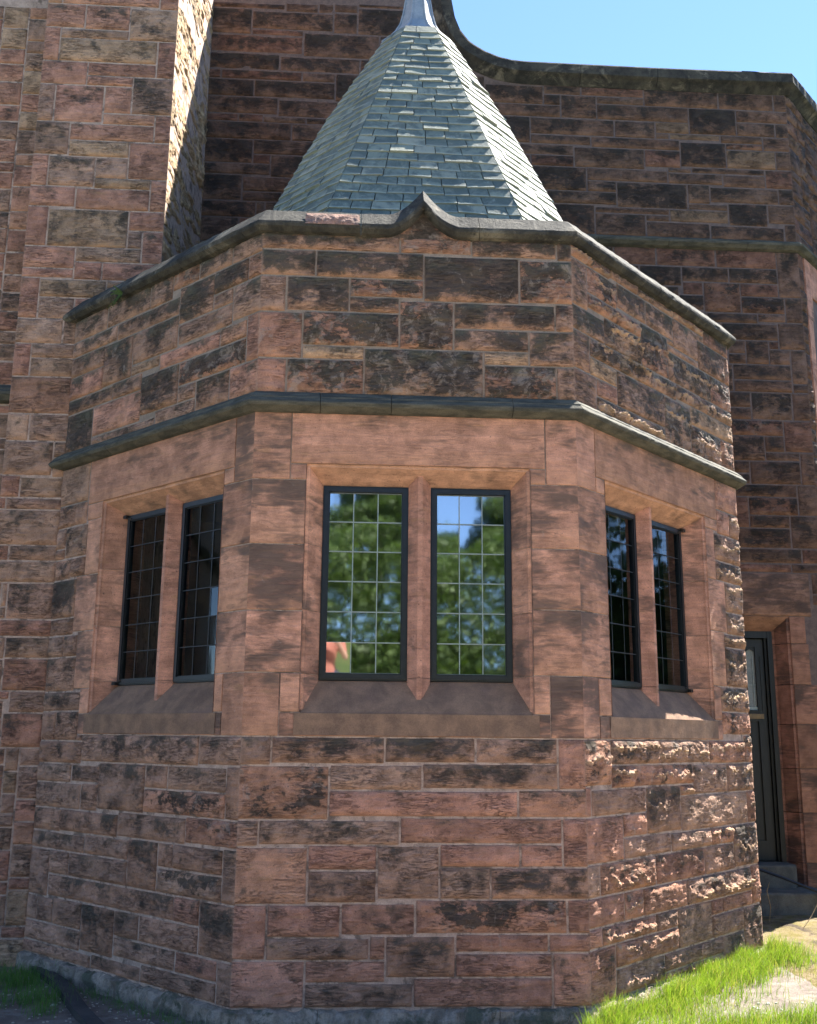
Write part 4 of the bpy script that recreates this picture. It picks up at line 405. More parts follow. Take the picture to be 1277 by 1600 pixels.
def casement(f,x0,x1,glass,hinge=None,n=(3,6),tilt=0.,odd=False):
    z0,z1=ZI0+.004,ZI1-.003; y=DD-.012; mb=MB()
    def ring(x0,x1,z0,z1,w,ya,yb):
        mb.box(x0,x0+w,ya,yb,z0,z1); mb.box(x1-w,x1,ya,yb,z0,z1); mb.box(x0+w,x1-w,ya,yb,z1-w,z1); mb.box(x0+w,x1-w,ya,yb,z0,z0+w)
    ring(x0,x1,z0,z1,.022,y+.004,y+.055); ring(x0+.010,x1-.010,z0+.010,z1-.010,.030,y-.006,y+.030)
    ring(x0+.038,x1-.038,z0+.038,z1-.038,.008,y+.006,y+.022)
    o=mb.build('casement',m_black,bay,*FR[f])
    g=MB(); gx0,gx1,gz0,gz1=x0+.042,x1-.042,z0+.044,z1-.044
    dy=0.
    rq=random.Random(int(x0*1000)+len(f))
    for i in range(n[0]):          # every leaded quarry sits at its own slight angle
        for j in range(n[1]):
            xa,xb=gx0+(gx1-gx0)*i/n[0],gx0+(gx1-gx0)*(i+1)/n[0]; za,zb=gz0+(gz1-gz0)*j/n[1],gz0+(gz1-gz0)*(j+1)/n[1]
            tx,tz=rq.gauss(0,.005),rq.gauss(0,.007)
            if odd and i==0 and j==0: tx,tz=.022,-.112
            hx_,hz_=(xb-xa)/2,(zb-za)/2; yy=y+.019
            g.add([(xa,yy-tx*hx_-tz*hz_,za),(xb,yy+tx*hx_-tz*hz_,za),(xb,yy+tx*hx_+tz*hz_,zb),(xa,yy-tx*hx_+tz*hz_,zb)],[(0,1,2,3)])
    g.build('pane',glass,o)
    c=MB(); 
    for i in range(1,n[0]): xx=gx0+(gx1-gx0)*i/n[0]; c.add([(xx-.0035,y+.013,gz0),(xx+.0035,y+.013,gz0),(xx+.0035,y+.013+dy,gz1),(xx-.0035,y+.013+dy,gz1)],[(0,1,2,3)]); 
    for i in range(1,n[1]): zz=gz0+(gz1-gz0)*i/n[1]; yy=y+.012+dy*i/n[1]; c.box(gx0,gx1,yy,yy+.003,zz-.0035,zz+.0035)
    for (p,q,r,s_) in ((gx0,gx1,gz0,gz0+.004),(gx0,gx1,gz1-.004,gz1),(gx0,gx0+.004,gz0,gz1),(gx1-.004,gx1,gz0,gz1)): c.box(p,q,y+.0085,y+.0125,r,s_)
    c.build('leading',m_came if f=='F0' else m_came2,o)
    if hinge:
        for zz in (z0+.012,z1-.012):
            hb=MB(); xx=x0 if hinge<0 else x1
            hb.box(min(xx,xx+hinge*.065),max(xx,xx+hinge*.065),y-.028,y-.016,zz-.007,zz+.007); hb.tube([(xx+hinge*.065,y-.022,zz-.018),(xx+hinge*.065,y-.022,zz+.018)],.010,8); hb.box(xx-.05*(hinge<0)*0-.02,xx+.02,y-.03,y-.004,zz-.012,zz+.012); hb.tube([(xx+hinge*.02,y-.022,zz),(xx-hinge*.07,y-.012,zz-.02*(1 if zz>2.5 else -1))],.005,6)
            hb.build('hinge',m_black,o)
    return o
for i,f in enumerate(('F0','F1','F2')):
    dressed(f,50+i*7); sill(f,60+i); mullion(f,i+1)
    a,b,ia,ib,m0,m1=OPN[f]
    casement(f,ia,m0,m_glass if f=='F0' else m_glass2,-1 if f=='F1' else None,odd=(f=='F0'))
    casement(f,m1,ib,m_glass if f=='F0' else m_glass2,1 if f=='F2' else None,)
# mouldings
def sweep_blocks(mb,path,prof,breaks,gap=.004,step=.05,rough=.0,seed=0,dz=None,mi=0,ang=0):
    """path: plan points; prof: (out,z) list; closed at ends of each block"""
    P=[np.array(p,float) for p in path]; seg=[np.linalg.norm(P[i+1]-P[i]) for i in range(len(P)-1)]; cum=np.concatenate([[0],np.cumsum(seg)])
    nor=[np.array([(P[i+1]-P[i])[1],-(P[i+1]-P[i])[0]])/seg[i] for i in range(len(seg))]
    def at(t):
        i=min(max(np.searchsorted(cum,t,side='right')-1,0),len(seg)-1)
        for j in range(1,len(P)-1):
            if abs(t-cum[j])<1e-6:
                m=nor[j-1]+nor[j]; m=m/np.linalg.norm(m); return P[j],m/np.dot(m,nor[j])
        return P[i]+(P[i+1]-P[i])*(t-cum[i])/seg[i],nor[i]
    bs=[0]+sorted(breaks)+[cum[-1]]
    for bi in range(len(bs)-1):
        t0=bs[bi]+gap/2;t1=bs[bi+1]-gap/2
        ts=set(np.linspace(t0,t1,max(2,int((t1-t0)/step)))); ts=sorted([t for t in ts if min(abs(t-c) for c in cum[1:-1])>.02]+[c for c in cum[1:-1] if t0<c<t1]) if len(cum)>2 else sorted(ts)
        V=[];n=len(prof); jo=.0025*(random.Random(seed+bi).random()-.5)
        for t in ts:
            p,nn=at(t)
            for k,(o_,z) in enumerate(prof):
                r=0
                if rough and 0<k<n-1: r=rough*(fbm(np.array([t*14.]),np.array([k*1.3]),seed,4)[0]-.5)*2
                oo=o_+r+jo; q=p+nn*oo; V.append((q[0],q[1],z+(dz(t) if dz else 0)+r*.5))
        F=[]
        for a in range(len(ts)-1):
            for k in range(n-1): F.append((a*n+k,(a+1)*n+k,(a+1)*n+k+1,a*n+k+1))
        F.append(tuple(range(n))); F.append(tuple((len(ts)-1)*n+k for k in range(n))[::-1])
        mb.add(V,F,mi=mi)
dF1=np.array([s2,-s2])
pathS=[np.array(Cp)-dF1*.13,(-WA,0),(WA,0),Dp,(Dp[0],3.7)]
l1=L1+.13
mb=MB(); sp=[(-.2,3.79),(0,3.785),(.030,3.790),(.080,3.815),(.090,3.832),(.090,3.842),(.062,3.874),(.060,3.884),(.056,3.886),(.020,3.922),(0,3.932),(-.2,3.935)]
sweep_blocks(mb,pathS,sp,[.9,1.9,l1+.44,l1+.92,l1+1.75,l1+3.1,l1+4.1],rough=.003,seed=3,step=.03)
mb.build('string_course',m_str,bay,smooth=False)
cpf=[(-.36,5.10),(-.01,5.10),(.04,5.108),(.072,5.133),(.076,5.150),(.074,5.168),(-.03,5.300),(-.10,5.315),(-.36,5.27)]
CX=l1+.035+WA
def crz(t):
    d=abs(t-CX)/.26
    return .20*max(0,1-d)**1.8 if d<1 else 0.
mb=MB(); sweep_blocks(mb,pathS,cpf,[.8,1.7,2.45,l1+.69-.0,l1+1.53,l1+2.4,l1+3.4,l1+4.4],rough=.006,seed=8,step=.02,dz=crz)
mb.build('coping',m_cop,bay)
mb=MB(); xs=np.linspace(-.32,.32,41)
V=[];F=[]
for i,x in enumerate(xs):
    t=x+CX; z=5.10+crz(t); V+=[(x+.035,-.004,5.09),(x+.035,-.004,z+.004)]
for i in range(40): F.append((2*i,2*i+2,2*i+3,2*i+1))
mb.add(V,F,(.3,.75,1,.6),(.3,.4,.3,.8)); 
# little ridged prow under the cusp
mb.build('crest_infill',m_par,bay,label='dark stone filling under the cusp of the coping')
# spalled stretch of the coping, lumps
mb=MB(); rs=np.random.RandomState(4)
U,Vv=np.meshgrid(np.linspace(-.80,-.42,40),np.linspace(0,1,12))
hh=.016*fbm(U*22,Vv*3,5,4)*np.sin(np.pi*np.clip((U+.80)/.38,0,1))**.5*np.sin(np.pi*Vv)**.5
mb.grid(U,-(.080-.062*Vv)-hh*1.4,5.150+.112*Vv+hh*.6); mb.build('spalled_patch',m_redcop,bay,label='broken patch on the coping showing pink stone')
# gutter behind parapet
mb=MB(); mb.add([(-2.7,1.9,5.02),(-1.0,.2,5.02),(1.0,.2,5.02),(2.75,1.95,5.02),(2.75,3.71,5.02),(-2.14,3.71,5.02),(-2.14,1.9,5.02)],[tuple(range(7))]); mb.build('gutter',m_lead,bay)
# plinth
mb=MB(); pp=[(-.2,-.5),(.05,-.5),(.05,-.02),(.035,.022),(0,.036),(-.2,.04)]
sweep_blocks(mb,[Cp,(-WA,0),(WA,0),Dp,(Dp[0],3.7)],pp,[1.0,1.7,3.0,4.1,5.2,6.3],rough=.034,seed=12,step=.015); mb.build('plinth',m_plinth,bay)
# dark room behind the glass
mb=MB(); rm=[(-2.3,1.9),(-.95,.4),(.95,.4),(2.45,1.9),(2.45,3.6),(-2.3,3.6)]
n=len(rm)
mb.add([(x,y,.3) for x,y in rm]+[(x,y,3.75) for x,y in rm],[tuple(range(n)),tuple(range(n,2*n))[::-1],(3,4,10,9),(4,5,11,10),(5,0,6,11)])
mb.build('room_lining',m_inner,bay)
# ---- spire
CXs,CYs=.12,2.2
def cxz(z): return .075+.05*(z-5.1)/3.18
LV=[(5.06,1.94,.86,1.55),(5.62,1.67,.735,1.355),(7.13,.93,.39,.84),(8.28,.335,.137,.305)]
def lvl(z): 
    zs=[l[0] for l in LV]; return [np.interp(z,zs,[l[j] for l in LV]) if z<=8.28 else LV[-1][j]+(z-8.28)*(LV[-1][j]-LV[-2][j])/(1.15) for j in (1,2,3)]
def corner(k,z):
    d,h,w_=lvl(z); y0=CYs-d; t=w_-h
    c_=cxz(z); return {0:(c_-w_,min(3.7,y0+t+1.6)),1:(c_-w_,y0+t),2:(c_-h,y0),3:(c_+h,y0),4:(c_+w_,y0+t),5:(c_+w_,min(3.7,y0+t+1.6))}[k]
mb=MB(); rs=np.random.RandomState(77); nc=31; ch=(8.27-5.08)/nc
for fa in range(5):
    z=5.08
    for c in range(nc):
        zt=z+ch*1.12+.0; zb=z
        Bl,Br=[np.array([*corner(fa+j,zb),zb]) for j in (0,1)]; Tl,Tr=[np.array([*corner(fa+j,zt),zt]) for j in (0,1)]
        ex=Br-Bl; ln=np.linalg.norm(ex)
        if ln<1e-4: z+=ch; continue
        nrm=np.cross(ex,Tl-Bl); nrm/=np.linalg.norm(nrm)
        if nrm[2]<0: nrm=-nrm
        t=0.; first=True; off=.5*(c%2)
        while t<1-1e-6:
            wd=rs.uniform(.15,.25)/ln
            if first: wd*=(.6+.5*off); first=False
            t2=min(1,t+wd); 
            if 1-t2<.09/ln: t2=1
            g=.0035/ln; a_,b_=t+g,t2-g
            if t<=0: a_=0
            if t2>=1: b_=1
            th=.010+.005*rs.rand(); lo=.004+.004*rs.rand()+(.012 if rs.rand()<.015 else 0); dr=.003*rs.randn(); sk=.003*rs.randn()
            m=(t+t2)/2
            P0=Bl+ex*a_-np.array([0,0,.004+dr+sk]); P1=Bl+ex*b_-np.array([0,0,.004+dr-sk]); Q0=Tl+(Tr-Tl)*a_; Q1=Tl+(Tr-Tl)*b_
            if t>0: P0=P0
            mid=(P0+P1)/2+nrm*0
            V=[P0+nrm*(lo+th),P1+nrm*(lo+th+.003*rs.randn()),Q1+nrm*.006,Q0+nrm*.006,P0+nrm*.0,P1+nrm*.0,Q1-nrm*.004,Q0-nrm*.004]
            r1=rs.rand(); r2=rs.rand()
            A=np.array([[.5,.3,1,0],[.5,.3,1,0],[.5,.3,1,1],[.5,.3,1,1]]*2); A[4:6,3]=0
            mb.add(V,[(0,1,2,3),(4,5,1,0),(4,0,3,7),(1,5,6,2)],A,(r1,r2,0,0)); t=t2
        z+=ch
roof=mb.build('roof',m_slate,bay,label='steep grey green slate spire')
mb=MB()
for fa in range(5): # boarding under the slates
    V=[]; F=[]
    zs=[5.04,5.62,7.13,8.3]
    for z in zs:
        for j in (0,1):
            x,y=corner(fa+j,z); V.append((CXs+(x-CXs)*.995,CYs+(y-CYs)*.995+.004,z))
    for k in range(3): F.append((2*k,2*k+1,2*k+3,2*k+2))
    mb.add(V,F)
mb.build('roof_boarding',m_inner,roof)
mb=MB(); ring=[(8.20,.372),(8.245,.352),(8.25,.34),(8.32,.275),(8.40,.22),(8.50,.172),(8.62,.145),(8.8,.118),(9.1,.098),(9.6,.08),(9.95,.07),(10.0,.12),(10.1,.15),(10.2,.12),(10.26,.05),(10.5,.03),(10.9,.004)]
V=[];F=[]; NN=8
for z,r in ring:
    for k in range(NN):
        t=math.pi/8+k*math.pi/4; rr=r/math.cos(math.pi/8); V.append((CXs+rr*math.cos(t),CYs+rr*math.sin(t),z))
for i in range(len(ring)-1):
    for k in range(NN): F.append((i*NN+k,i*NN+(k+1)%NN,(i+1)*NN+(k+1)%NN,(i+1)*NN+k))
mb.add(V,F)
for k in range(NN): # rolled hips
    mb.tube([V[i*NN+k] for i in range(1,12)],[.016]*3+[.013]*8,6)
mb.build('lead_cap',m_lead,roof)
# ================================================================ BUTTRESS (tall left wall)
but=empty('buttress','tall pinkish sandstone buttress left of the bay, its right cheek in sunlight','buttress',(-2.7,1.75,0))
def lp(x,y,z=0): return (x+2.7,y-1.75,z)
wall('wall',['L'],[(-3.34,-2.15,-.3,11)],but,lp(0,1.75),0.,[m_left,m_mort2 if 0 else m_mort],'shaded front of the buttress',T=1.95,arr=(True,True),ends=(-3.34,-2.15),seed=71,relief=1.2,hs=.07)
wall('side_wall',['RV'],[],but,lp(-2.147,1.75),math.pi/2,[m_rev,m_mort],'rough tooled cheek of the buttress in raking sun',arr=(True,False),ends=(0,9),seed=81,res=.014)
wl=empty('corner_wall','strip of sandstone wall with a string course stub, left of the buttress','wall',(-3.9,2.0,0))
wall('wall',['L2','L3'],[(-13,-3.33,-.3,11)],wl,(3.9,0,0),0.,[m_left,m_mort],T=.4,seed=91,relief=.8,res=.025,hs=.07,ds=.5)
mb=MB(); sweep_blocks(mb,[(-13,0),(-3.345,0)],[(-.1,4.44),(0,4.44),(.05,4.455),(.09,4.50),(.09,4.525),(.06,4.545),(.05,4.57),(0,4.61),(-.1,4.61)],[1.2,2.4],rough=.004,seed=4); mb.build('string_course',m_str,wl,(3.9,0,0))
# ================================================================ REAR BUILDING
rear=empty('rear_building','dark sandstone building behind the bay with curved coping and a black door','building',(1.2,3.72,0))
RX=-1.2
DX0,DX1=3.12,4.15
core=[(-2.16,3.0,-.3,9.04),(3.0,DX0,-.3,9.04),(DX1,4.55,-.3,9.04),(DX0,DX1,2.90,9.04)]
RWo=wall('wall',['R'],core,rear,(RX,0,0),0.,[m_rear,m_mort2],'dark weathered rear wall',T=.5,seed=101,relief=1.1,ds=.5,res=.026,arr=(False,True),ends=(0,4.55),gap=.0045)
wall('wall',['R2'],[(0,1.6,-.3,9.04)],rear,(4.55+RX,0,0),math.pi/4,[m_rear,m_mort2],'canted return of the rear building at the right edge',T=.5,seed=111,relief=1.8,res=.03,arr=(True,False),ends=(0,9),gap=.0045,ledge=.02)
# outline of the raised part with the swept coping
outer=[(.585,10.5),(.59,10.15),(.604,10.01),(.641,9.79),(.70,9.63),(.737,9.575),(.80,9.49),(.863,9.438),(.988,9.361),(1.15,9.294),(1.30,9.262),(1.447,9.251),(2.1,9.247),(3.0,9.244),(4.0,9.250),(4.60,9.257)]
def off(pts,d):
    out=[]
    for i in range(len(pts)):
        a=np.array(pts[max(i-1,0)]);b=np.array(pts[min(i+1,len(pts)-1)]);t=(b-a)/np.linalg.norm(b-a); n_=np.array([t[1],-t[0]]); out.append(tuple(np.array(pts[i])+n_*d))
    return out
inn=off(outer,.215)
mb=MB()
poly=[(-2.16,9.03),(-2.16,9.99)]+[(.30,10.16),(.36,10.3)]+[(x,z) for x,z in off(outer,.17) if z<10.3]
poly=[p for p in poly]; poly[-1]=(4.55,9.05); 
# backing in vertical strips
xs=sorted(set([p[0] for p in poly])); top=[(-2.16,9.99),(.30,10.16),(.36,10.3)]+[(x,z) for x,z in off(outer,.16)[2:]]  # unseen raked top, shaped low so sun reaches the buttress cheek
tx=[p[0] for p in top]; tz=[p[1] for p in top]
sx=list(np.linspace(-2.16,.3,6))+[x for x in np.linspace(.36,1.5,14)]+[2.5,3.5,4.54]
for a,b in zip(sx[:-1],sx[1:]):
    za,zb=np.interp(a,tx,tz),np.interp(b,tx,tz)
    mb.add([(a,.004,9.03),(b,.004,9.03),(b,.004,zb),(a,.004,za),(a,.5,9.03),(b,.5,9.03),(b,.5,zb),(a,.5,za)],[(0,1,2,3),(5,4,7,6),(3,2,6,7),(0,3,7,4),(1,5,6,2)])
mb.build('gable_backing',m_mort2,rear,(RX,0,0))
prf=[(0,.45),(-.0,-.115),(.02,-.125),(.125,-.12),(.14,-.10),(.155,-.075),(.215,-.004),(.215,.05)] # (inward normal, y)
mb=MB()
def swc(i0,i1,seed,g0=0,g1=0):
    V=[];rows=[off(outer,n_) for n_,_ in prf]; F=[]
    idx=range(i0,i1+1)
    for i in idx:
        for k,(n_,y) in enumerate(prf): V.append((rows[k][i][0]+(g0 if i==i0 else 0)-(g1 if i==i1 else 0),y,rows[k][i][1]))
    m=len(prf)
    for a in range(len(V)//m-1):
        for k in range(m-1): F.append((a*m+k,a*m+k+1,(a+1)*m+k+1,(a+1)*m+k))
    F.append(tuple(range(m))); F.append(tuple(len(V)-m+k for k in range(m)))
    mb.add(V,F)
for q,(a,b) in enumerate([(0,2),(2,11),(11,12),(12,13),(13,15)]): swc(a,b,q,.003 if q>2 else 0,.003 if q>1 else 0)
mb.build('coping',m_cop,rear,(RX,0,0))
mb=MB(); cz=9.257
sweep_blocks(mb,[(4.0,0),(4.55,0),(6.0,1.45)],[(-.4,cz-.001),(.114,cz-.001),(.124,cz-.02),(.12,cz-.125),(.10,cz-.14),(.075,cz-.155),(.004,cz-.215),(-.1,cz-.215)],[.05,.9,1.5],seed=5,rough=.004)
mb.build('coping',m_cop,rear,(RX,0,0),label='coping running back over the canted return')
mb=MB(); sweep_blocks(mb,[(1.45,0),(4.55,0),(6.0,1.45)],[(-.1,7.03),(0,7.03),(.04,7.045),(.08,7.08),(.085,7.105),(.05,7.12),(.045,7.14),(0,7.17),(-.1,7.17)],[.8,1.6,2.5,3.6],rough=.004,seed=6); mb.build('string_course',m_str,rear,(RX,0,0))
# dressed window surround on the canted return
mb=MB(); 
for (a,b,c,d,h) in ((.16,.34,6.3,7.03,.1),(.16,.30,5.7,6.3,.15),(.16,.36,5.1,5.7,.1),(.16,.32,4.4,5.1,.2),(.34,1.3,6.6,7.03,.1)):
    mb.box(a,b-.005,-.012,.1,c,d-.005,a=(h,.1,1,.5),b=(h*3,.4,0,.1))
mb.box(.30,1.3,.12,.2,4.4,6.6,mi=1)
mb.build('window_surround',[m_ash,m_black],rear,(4.55+RX,0,0),math.pi/4,'dressed pink surround at the right edge')
# door surround
mb=MB()
def jamb(x,sg,z0,z1,seed):
    r=random.Random(seed); pr=[(x,.0),(x-sg*.01,.012),(x-sg*.03,.016),(x-sg*.035,.03),(x-sg*.10,.13),(x-sg*.11,.15),(x-sg*.13,.16),(x-sg*.13,.33)]
    V=[(a,b,z) for z in (z0+.003,z1-.003) for a,b in pr]; n_=len(pr); mb.add(V,[((k,k+1,k+1+n_,k+n_) if sg>0 else (k+1,k,k+n_,k+1+n_)) for k in range(n_-1)],(.1+.1*r.random(),.15+.3*r.random(),1,.5),(r.random(),r.random(),0,0))
dz=[0,.45,.93,1.36,1.8,2.2,2.62,2.90]
for k in range(7): jamb(DX1,1,dz[k],dz[k+1],k); jamb(DX0,-1,dz[k],dz[k+1],k+20)
sofx=[(DX0,.0,2.90),(DX0+.035,.03,2.865),(DX0+.13,.16,2.76),(DX0+.13,.33,2.76)]; sofr=[(DX1+DX0-x,y,z) for x,y,z in sofx]
mb.add(sofx+sofr,[(k,k+4,k+5,k+1) for k in range(3)],(.42,0,1,.5),(.5,.2,0,0))
mb.box(DX0+.002,DX0-.0,.3,.32,0,2.9,mi=1)
add_stones(mb,'DL',seed=5,res=.05)
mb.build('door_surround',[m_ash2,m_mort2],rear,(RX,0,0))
# the door
dr=MB(); a,b,z0,z1=DX0+.13,DX1-.13,.44,2.76; y=.20
def bar(x0,x1,zz0,zz1,ya,yb): dr.box(x0,x1,ya,yb,zz0,zz1)
bar(a,a+.05,z0,z1,y-.04,y+.06);bar(b-.05,b,z0,z1,y-.04,y+.06);bar(a+.05,b-.05,z1-.07,z1,y-.035,y+.06)
bar(a+.05,a+.075,z0,z1-.07,y-.005,y+.05);bar(b-.075,b-.05,z0,z1-.07,y-.005,y+.05)
xa,xb=a+.08,b-.08; bar(xa,xa+.09,z0+.01,z1-.08,y+.02,y+.06); bar(xb-.09,xb,z0+.01,z1-.08,y+.02,y+.06)
xm=(xa+xb)/2; lc=(3.795,xa+xb-3.795); hw=.112
bar(xa+.09,xb-.09,2.60,z1-.08,y+.02,y+.06); bar(xa+.09,xb-.09,1.83,1.93,y+.02,y+.06); bar(xa+.09,xb-.09,z0+.01,z0+.2,y+.02,y+.06)
bar(lc[1]+hw,lc[0]-hw,z0+.2,1.83,y+.02,y+.06); bar(lc[1]+hw,lc[0]-hw,1.93,2.60,y+.02,y+.06); bar(xa+.09,xb-.09,z0+.2,1.83,y+.04,y+.055)
bar(xb-.091,xb-.085,1.93,2.6,y+.018,y+.05)
for c_ in lc:
    for sg in (-1,1):   # pointed head of each light
        V=[(c_+sg*hw,y+.03,2.44),(c_+sg*hw,y+.03,2.601),(c_,y+.03,2.601),(c_,y+.03,2.575),(c_+sg*hw*.5,y+.03,2.545),(c_+sg*hw*.85,y+.03,2.50)]
        dr.add(V,[tuple(range(6)) if sg<0 else tuple(range(6))[::-1]])
    for (p,q,r_,t_) in ((c_-hw,c_-hw+.012,1.93,2.5),(c_+hw-.012,c_+hw,1.93,2.5),(c_-hw+.012,c_+hw-.012,1.93,1.945)): bar(p,q,r_,t_,y+.012,y+.02)
door=dr.build('door',m_door,rear,(RX,0,0),label='black panelled door with two narrow pointed lights')
m_fro=simple('frosted_pane',(.22,.245,.24),(.29,.31,.30),9,0,.01,.15,.6)
for c_ in lc:
    g=MB(); g.box(c_-hw,c_+hw,y+.045,y+.052,1.93,2.60); pn=g.build('pane',m_fro,door)
    g=MB(); g.box(c_+.025,c_+.032,y+.036,y+.044,1.95,2.55); g.box(c_-hw,c_+hw,y+.036,y+.042,2.2,2.207); g.box(c_-hw+.01,c_+hw-.01,y+.03,y+.044,1.945,1.975); g.build('glazing_bar',m_came,door)
g=MB(); g.box(3.70,3.90,y+.004,y+.02,1.855,1.905); g.box(3.72,3.88,y-.003,y+.005,1.868,1.892); g.build('letter_plate',simple('tarnished_brass',(.25,.17,.09),(.18,.12,.07),10,0,.01,.4,.5,metal=.6),door)
g=MB(); g.box(DX0,DX1,.26,.5,.0,2.9); g.build('door_backing',m_inner,rear,(RX,0,0))
# steps
st=empty('door_steps','two worn greenish stone steps in front of the black door','steps',(3.7,3.5,0))
mb=MB(); U,V_=np.meshgrid(np.linspace(-.75,.62,30),np.linspace(0,1,10))
def block(x0,x1,y0,y1,z0,z1,seed,mat,name,par):
    mb=MB(); nx=30
    prof=[(y0+.0,z0),(y0,z1-.02),(y0+.008,z1-.006),(y0+.022,z1),(y1,z1+.002)]
    xs=np.linspace(x0,x1,nx); X=np.tile(xs,(len(prof),1)); Y=np.array([[p[0]]*nx for p in prof]); Z=np.array([[p[1]]*nx for p in prof])
    n_=.006*(fbm(X*8,Z*30+Y*9,seed,3)-.5); mb.grid(X,Y+n_,Z+n_*np.array([0,1,1,1,1])[:,None])
    mb.quad((x0,y0,z0),(x0,y0,z1),(x0,y1,z1),(x0,y1,z0)); mb.quad((x1,y0,z0),(x1,y1,z0),(x1,y1,z1),(x1,y0,z1)); mb.quad((x0,y1,z0),(x0,y1,z1),(x1,y1,z1),(x1,y1,z0))
    return mb.build(name,mat,par)
block(-.68,.50,-.18,.215,-.1,.225,3,m_step,'step',st); block(-.56,.32,.16,.44,.2,.438,4,m_step,'step',st)
mb=MB(); mb.tube([(-.25,-.02,.46),(.05,-.12,.36),(.32,-.2,.255),(.52,-.26,.17)],.014,8); mb.tube([(.5,-.25,.18),(.55,-.27,.1),(.55,-.28,-.02)],.012,8)
o=mb.build('handrail_bar',m_black,None,(3.7,3.5,0)); tag(o,'thin black iron bar slanting across the stone steps','iron bar')
# ================================================================ GROUND
def gz(x,y):
    x=np.asarray(x,float);y=np.asarray(y,float)
    return -.075+.075*sst(.9,2.6,x)+.035*(fbm(x*1.7+5,y*1.7,9,4)-.5)*1.2+.012*(fbm(x*9,y*9,19,3)-.5)-.02*sst(-1.5,-3,x)*0
mb=MB(); 
X,Y=np.meshgrid(np.linspace(-6,8,280),np.linspace(-3,5,160)); mb.grid(X,Y,gz(X,Y))
mb.build('soil',m_soil,smooth=True)['kind']='structure'
mb=MB(); 
o=[(-400,-400),(400,-400),(400,400),(-400,400)]
mb.add([(x,y,-.12) for x,y in o],[(0,1,2,3)]); mb.build('ground',m_lawn)['kind']='structure'
mb=MB(); mb.add([(-9,-10.5,-.110),(14,-10.5,-.110),(14,-2.9,-.110),(-9,-2.9,-.110)],[(0,1,2,3)]); mb.build('gravel_path',m_grav)['kind']='structure'
mb=MB(); X,Y=np.meshgrid(np.linspace(2.2,6,150),np.linspace(-.6,3.6,160)); msk=gz(X,Y)+.02*(fbm(X*5,Y*5,3,4))-.022+.05*sst(.0,.5,(X-2.55)-.15*(Y*.0)+.25*(fbm(X*2,Y*2,8,2)-.5))-.028
mb.grid(X,Y,msk+.016); mb.build('mossy_slab',m_moss,smooth=True)['kind']='structure'
# pale gravel, loose bits
def pebbles(name,pts,mat,label,cat,smin,smax,seed,kind=None):
    rs=np.random.RandomState(seed); mb=MB()
    for (x,y) in pts:
        s_=rs.uniform(smin,smax); z=float(gz(x,y)); n_=7; V=[];F=[]
        V.append((x,y,z+s_*.7))
        for q,(rr,zz) in enumerate(((.7,.5),(1,.15),(.8,-.3))):
            for k in range(n_): t=2*math.pi*k/n_; r_=s_*rr*rs.uniform(.75,1.2); V.append((x+r_*math.cos(t),y+r_*.8*math.sin(t),z+s_*zz*rs.uniform(.8,1.2)))
        for k in range(n_): F.append((0,1+k,1+(k+1)%n_))
        for q in range(2):
            for k in range(n_): a_=1+q*n_; F.append((a_+k,a_+n_+k,a_+n_+(k+1)%n_,a_+(k+1)%n_))
        mb.add(V,F)
    o=mb.build(name,mat); tag(o,label,cat,kind=kind); return o
rs=np.random.RandomState(8)
pebbles('gravel_chips',[(rs.uniform(2.15,3.4),rs.uniform(-.45,.25)) for _ in range(260)],m_peb,'pale gravel chips along the right foreground','gravel',.006,.016,3,'stuff')
pebbles('gravel_chips',[(rs.uniform(-3.1,-1.5),rs.uniform(-.5,1.2)) for _ in range(350)],m_grav,'dark grit on the shaded soil at bottom left','gravel',.004,.012,4,'stuff')
pebbles('stone_chip',[(-2.30,.62)],m_peb,'small white stone chip on the shaded soil','stone chip',.016,.017,5)
pebbles('stone_chip',[(-2.33,.05)],m_redcop,'reddish round stone half sunk in the shaded soil','stone chip',.05,.051,6)
for i,(x,y,l) in enumerate([(2.98,1.22,'pale stone lump on the sunlit mossy ground nearest the bay corner'),(3.18,1.5,'grey stone lump on the mossy ground towards the door')]): pebbles('stone_chip',[(x,y)],m_peb,l,'stone chip',.022,.026,7+i)
# edging
mb=MB(); pts=[(-2.66,1.52),(-2.36,1.04),(-2.05,.35),(-1.80,-.16),(-1.66,-.45)]
for (p,q) in zip(pts[:-1],pts[1:]):
    d=Vector((q[0]-p[0],q[1]-p[1],0)).normalized(); n_=Vector((-d.y,d.x,0))*.045; za=float(gz(*p))+.045; zb=float(gz(*q))+.045
    mb.add([(p[0]-n_.x,p[1]-n_.y,za-.2),(p[0]+n_.x,p[1]+n_.y,za-.2),(q[0]+n_.x,q[1]+n_.y,zb-.2),(q[0]-n_.x,q[1]-n_.y,zb-.2),(p[0]-n_.x,p[1]-n_.y,za),(p[0]+n_.x,p[1]+n_.y,za),(q[0]+n_.x,q[1]+n_.y,zb),(q[0]-n_.x,q[1]-n_.y,zb)],[(4,5,6,7),(0,4,7,3),(1,2,6,5),(0,1,5,4),(3,7,6,2)])
tag(mb.build('edging_board',m_tim),'weathered grey edging board running along the shaded foot of the bay','edging board')
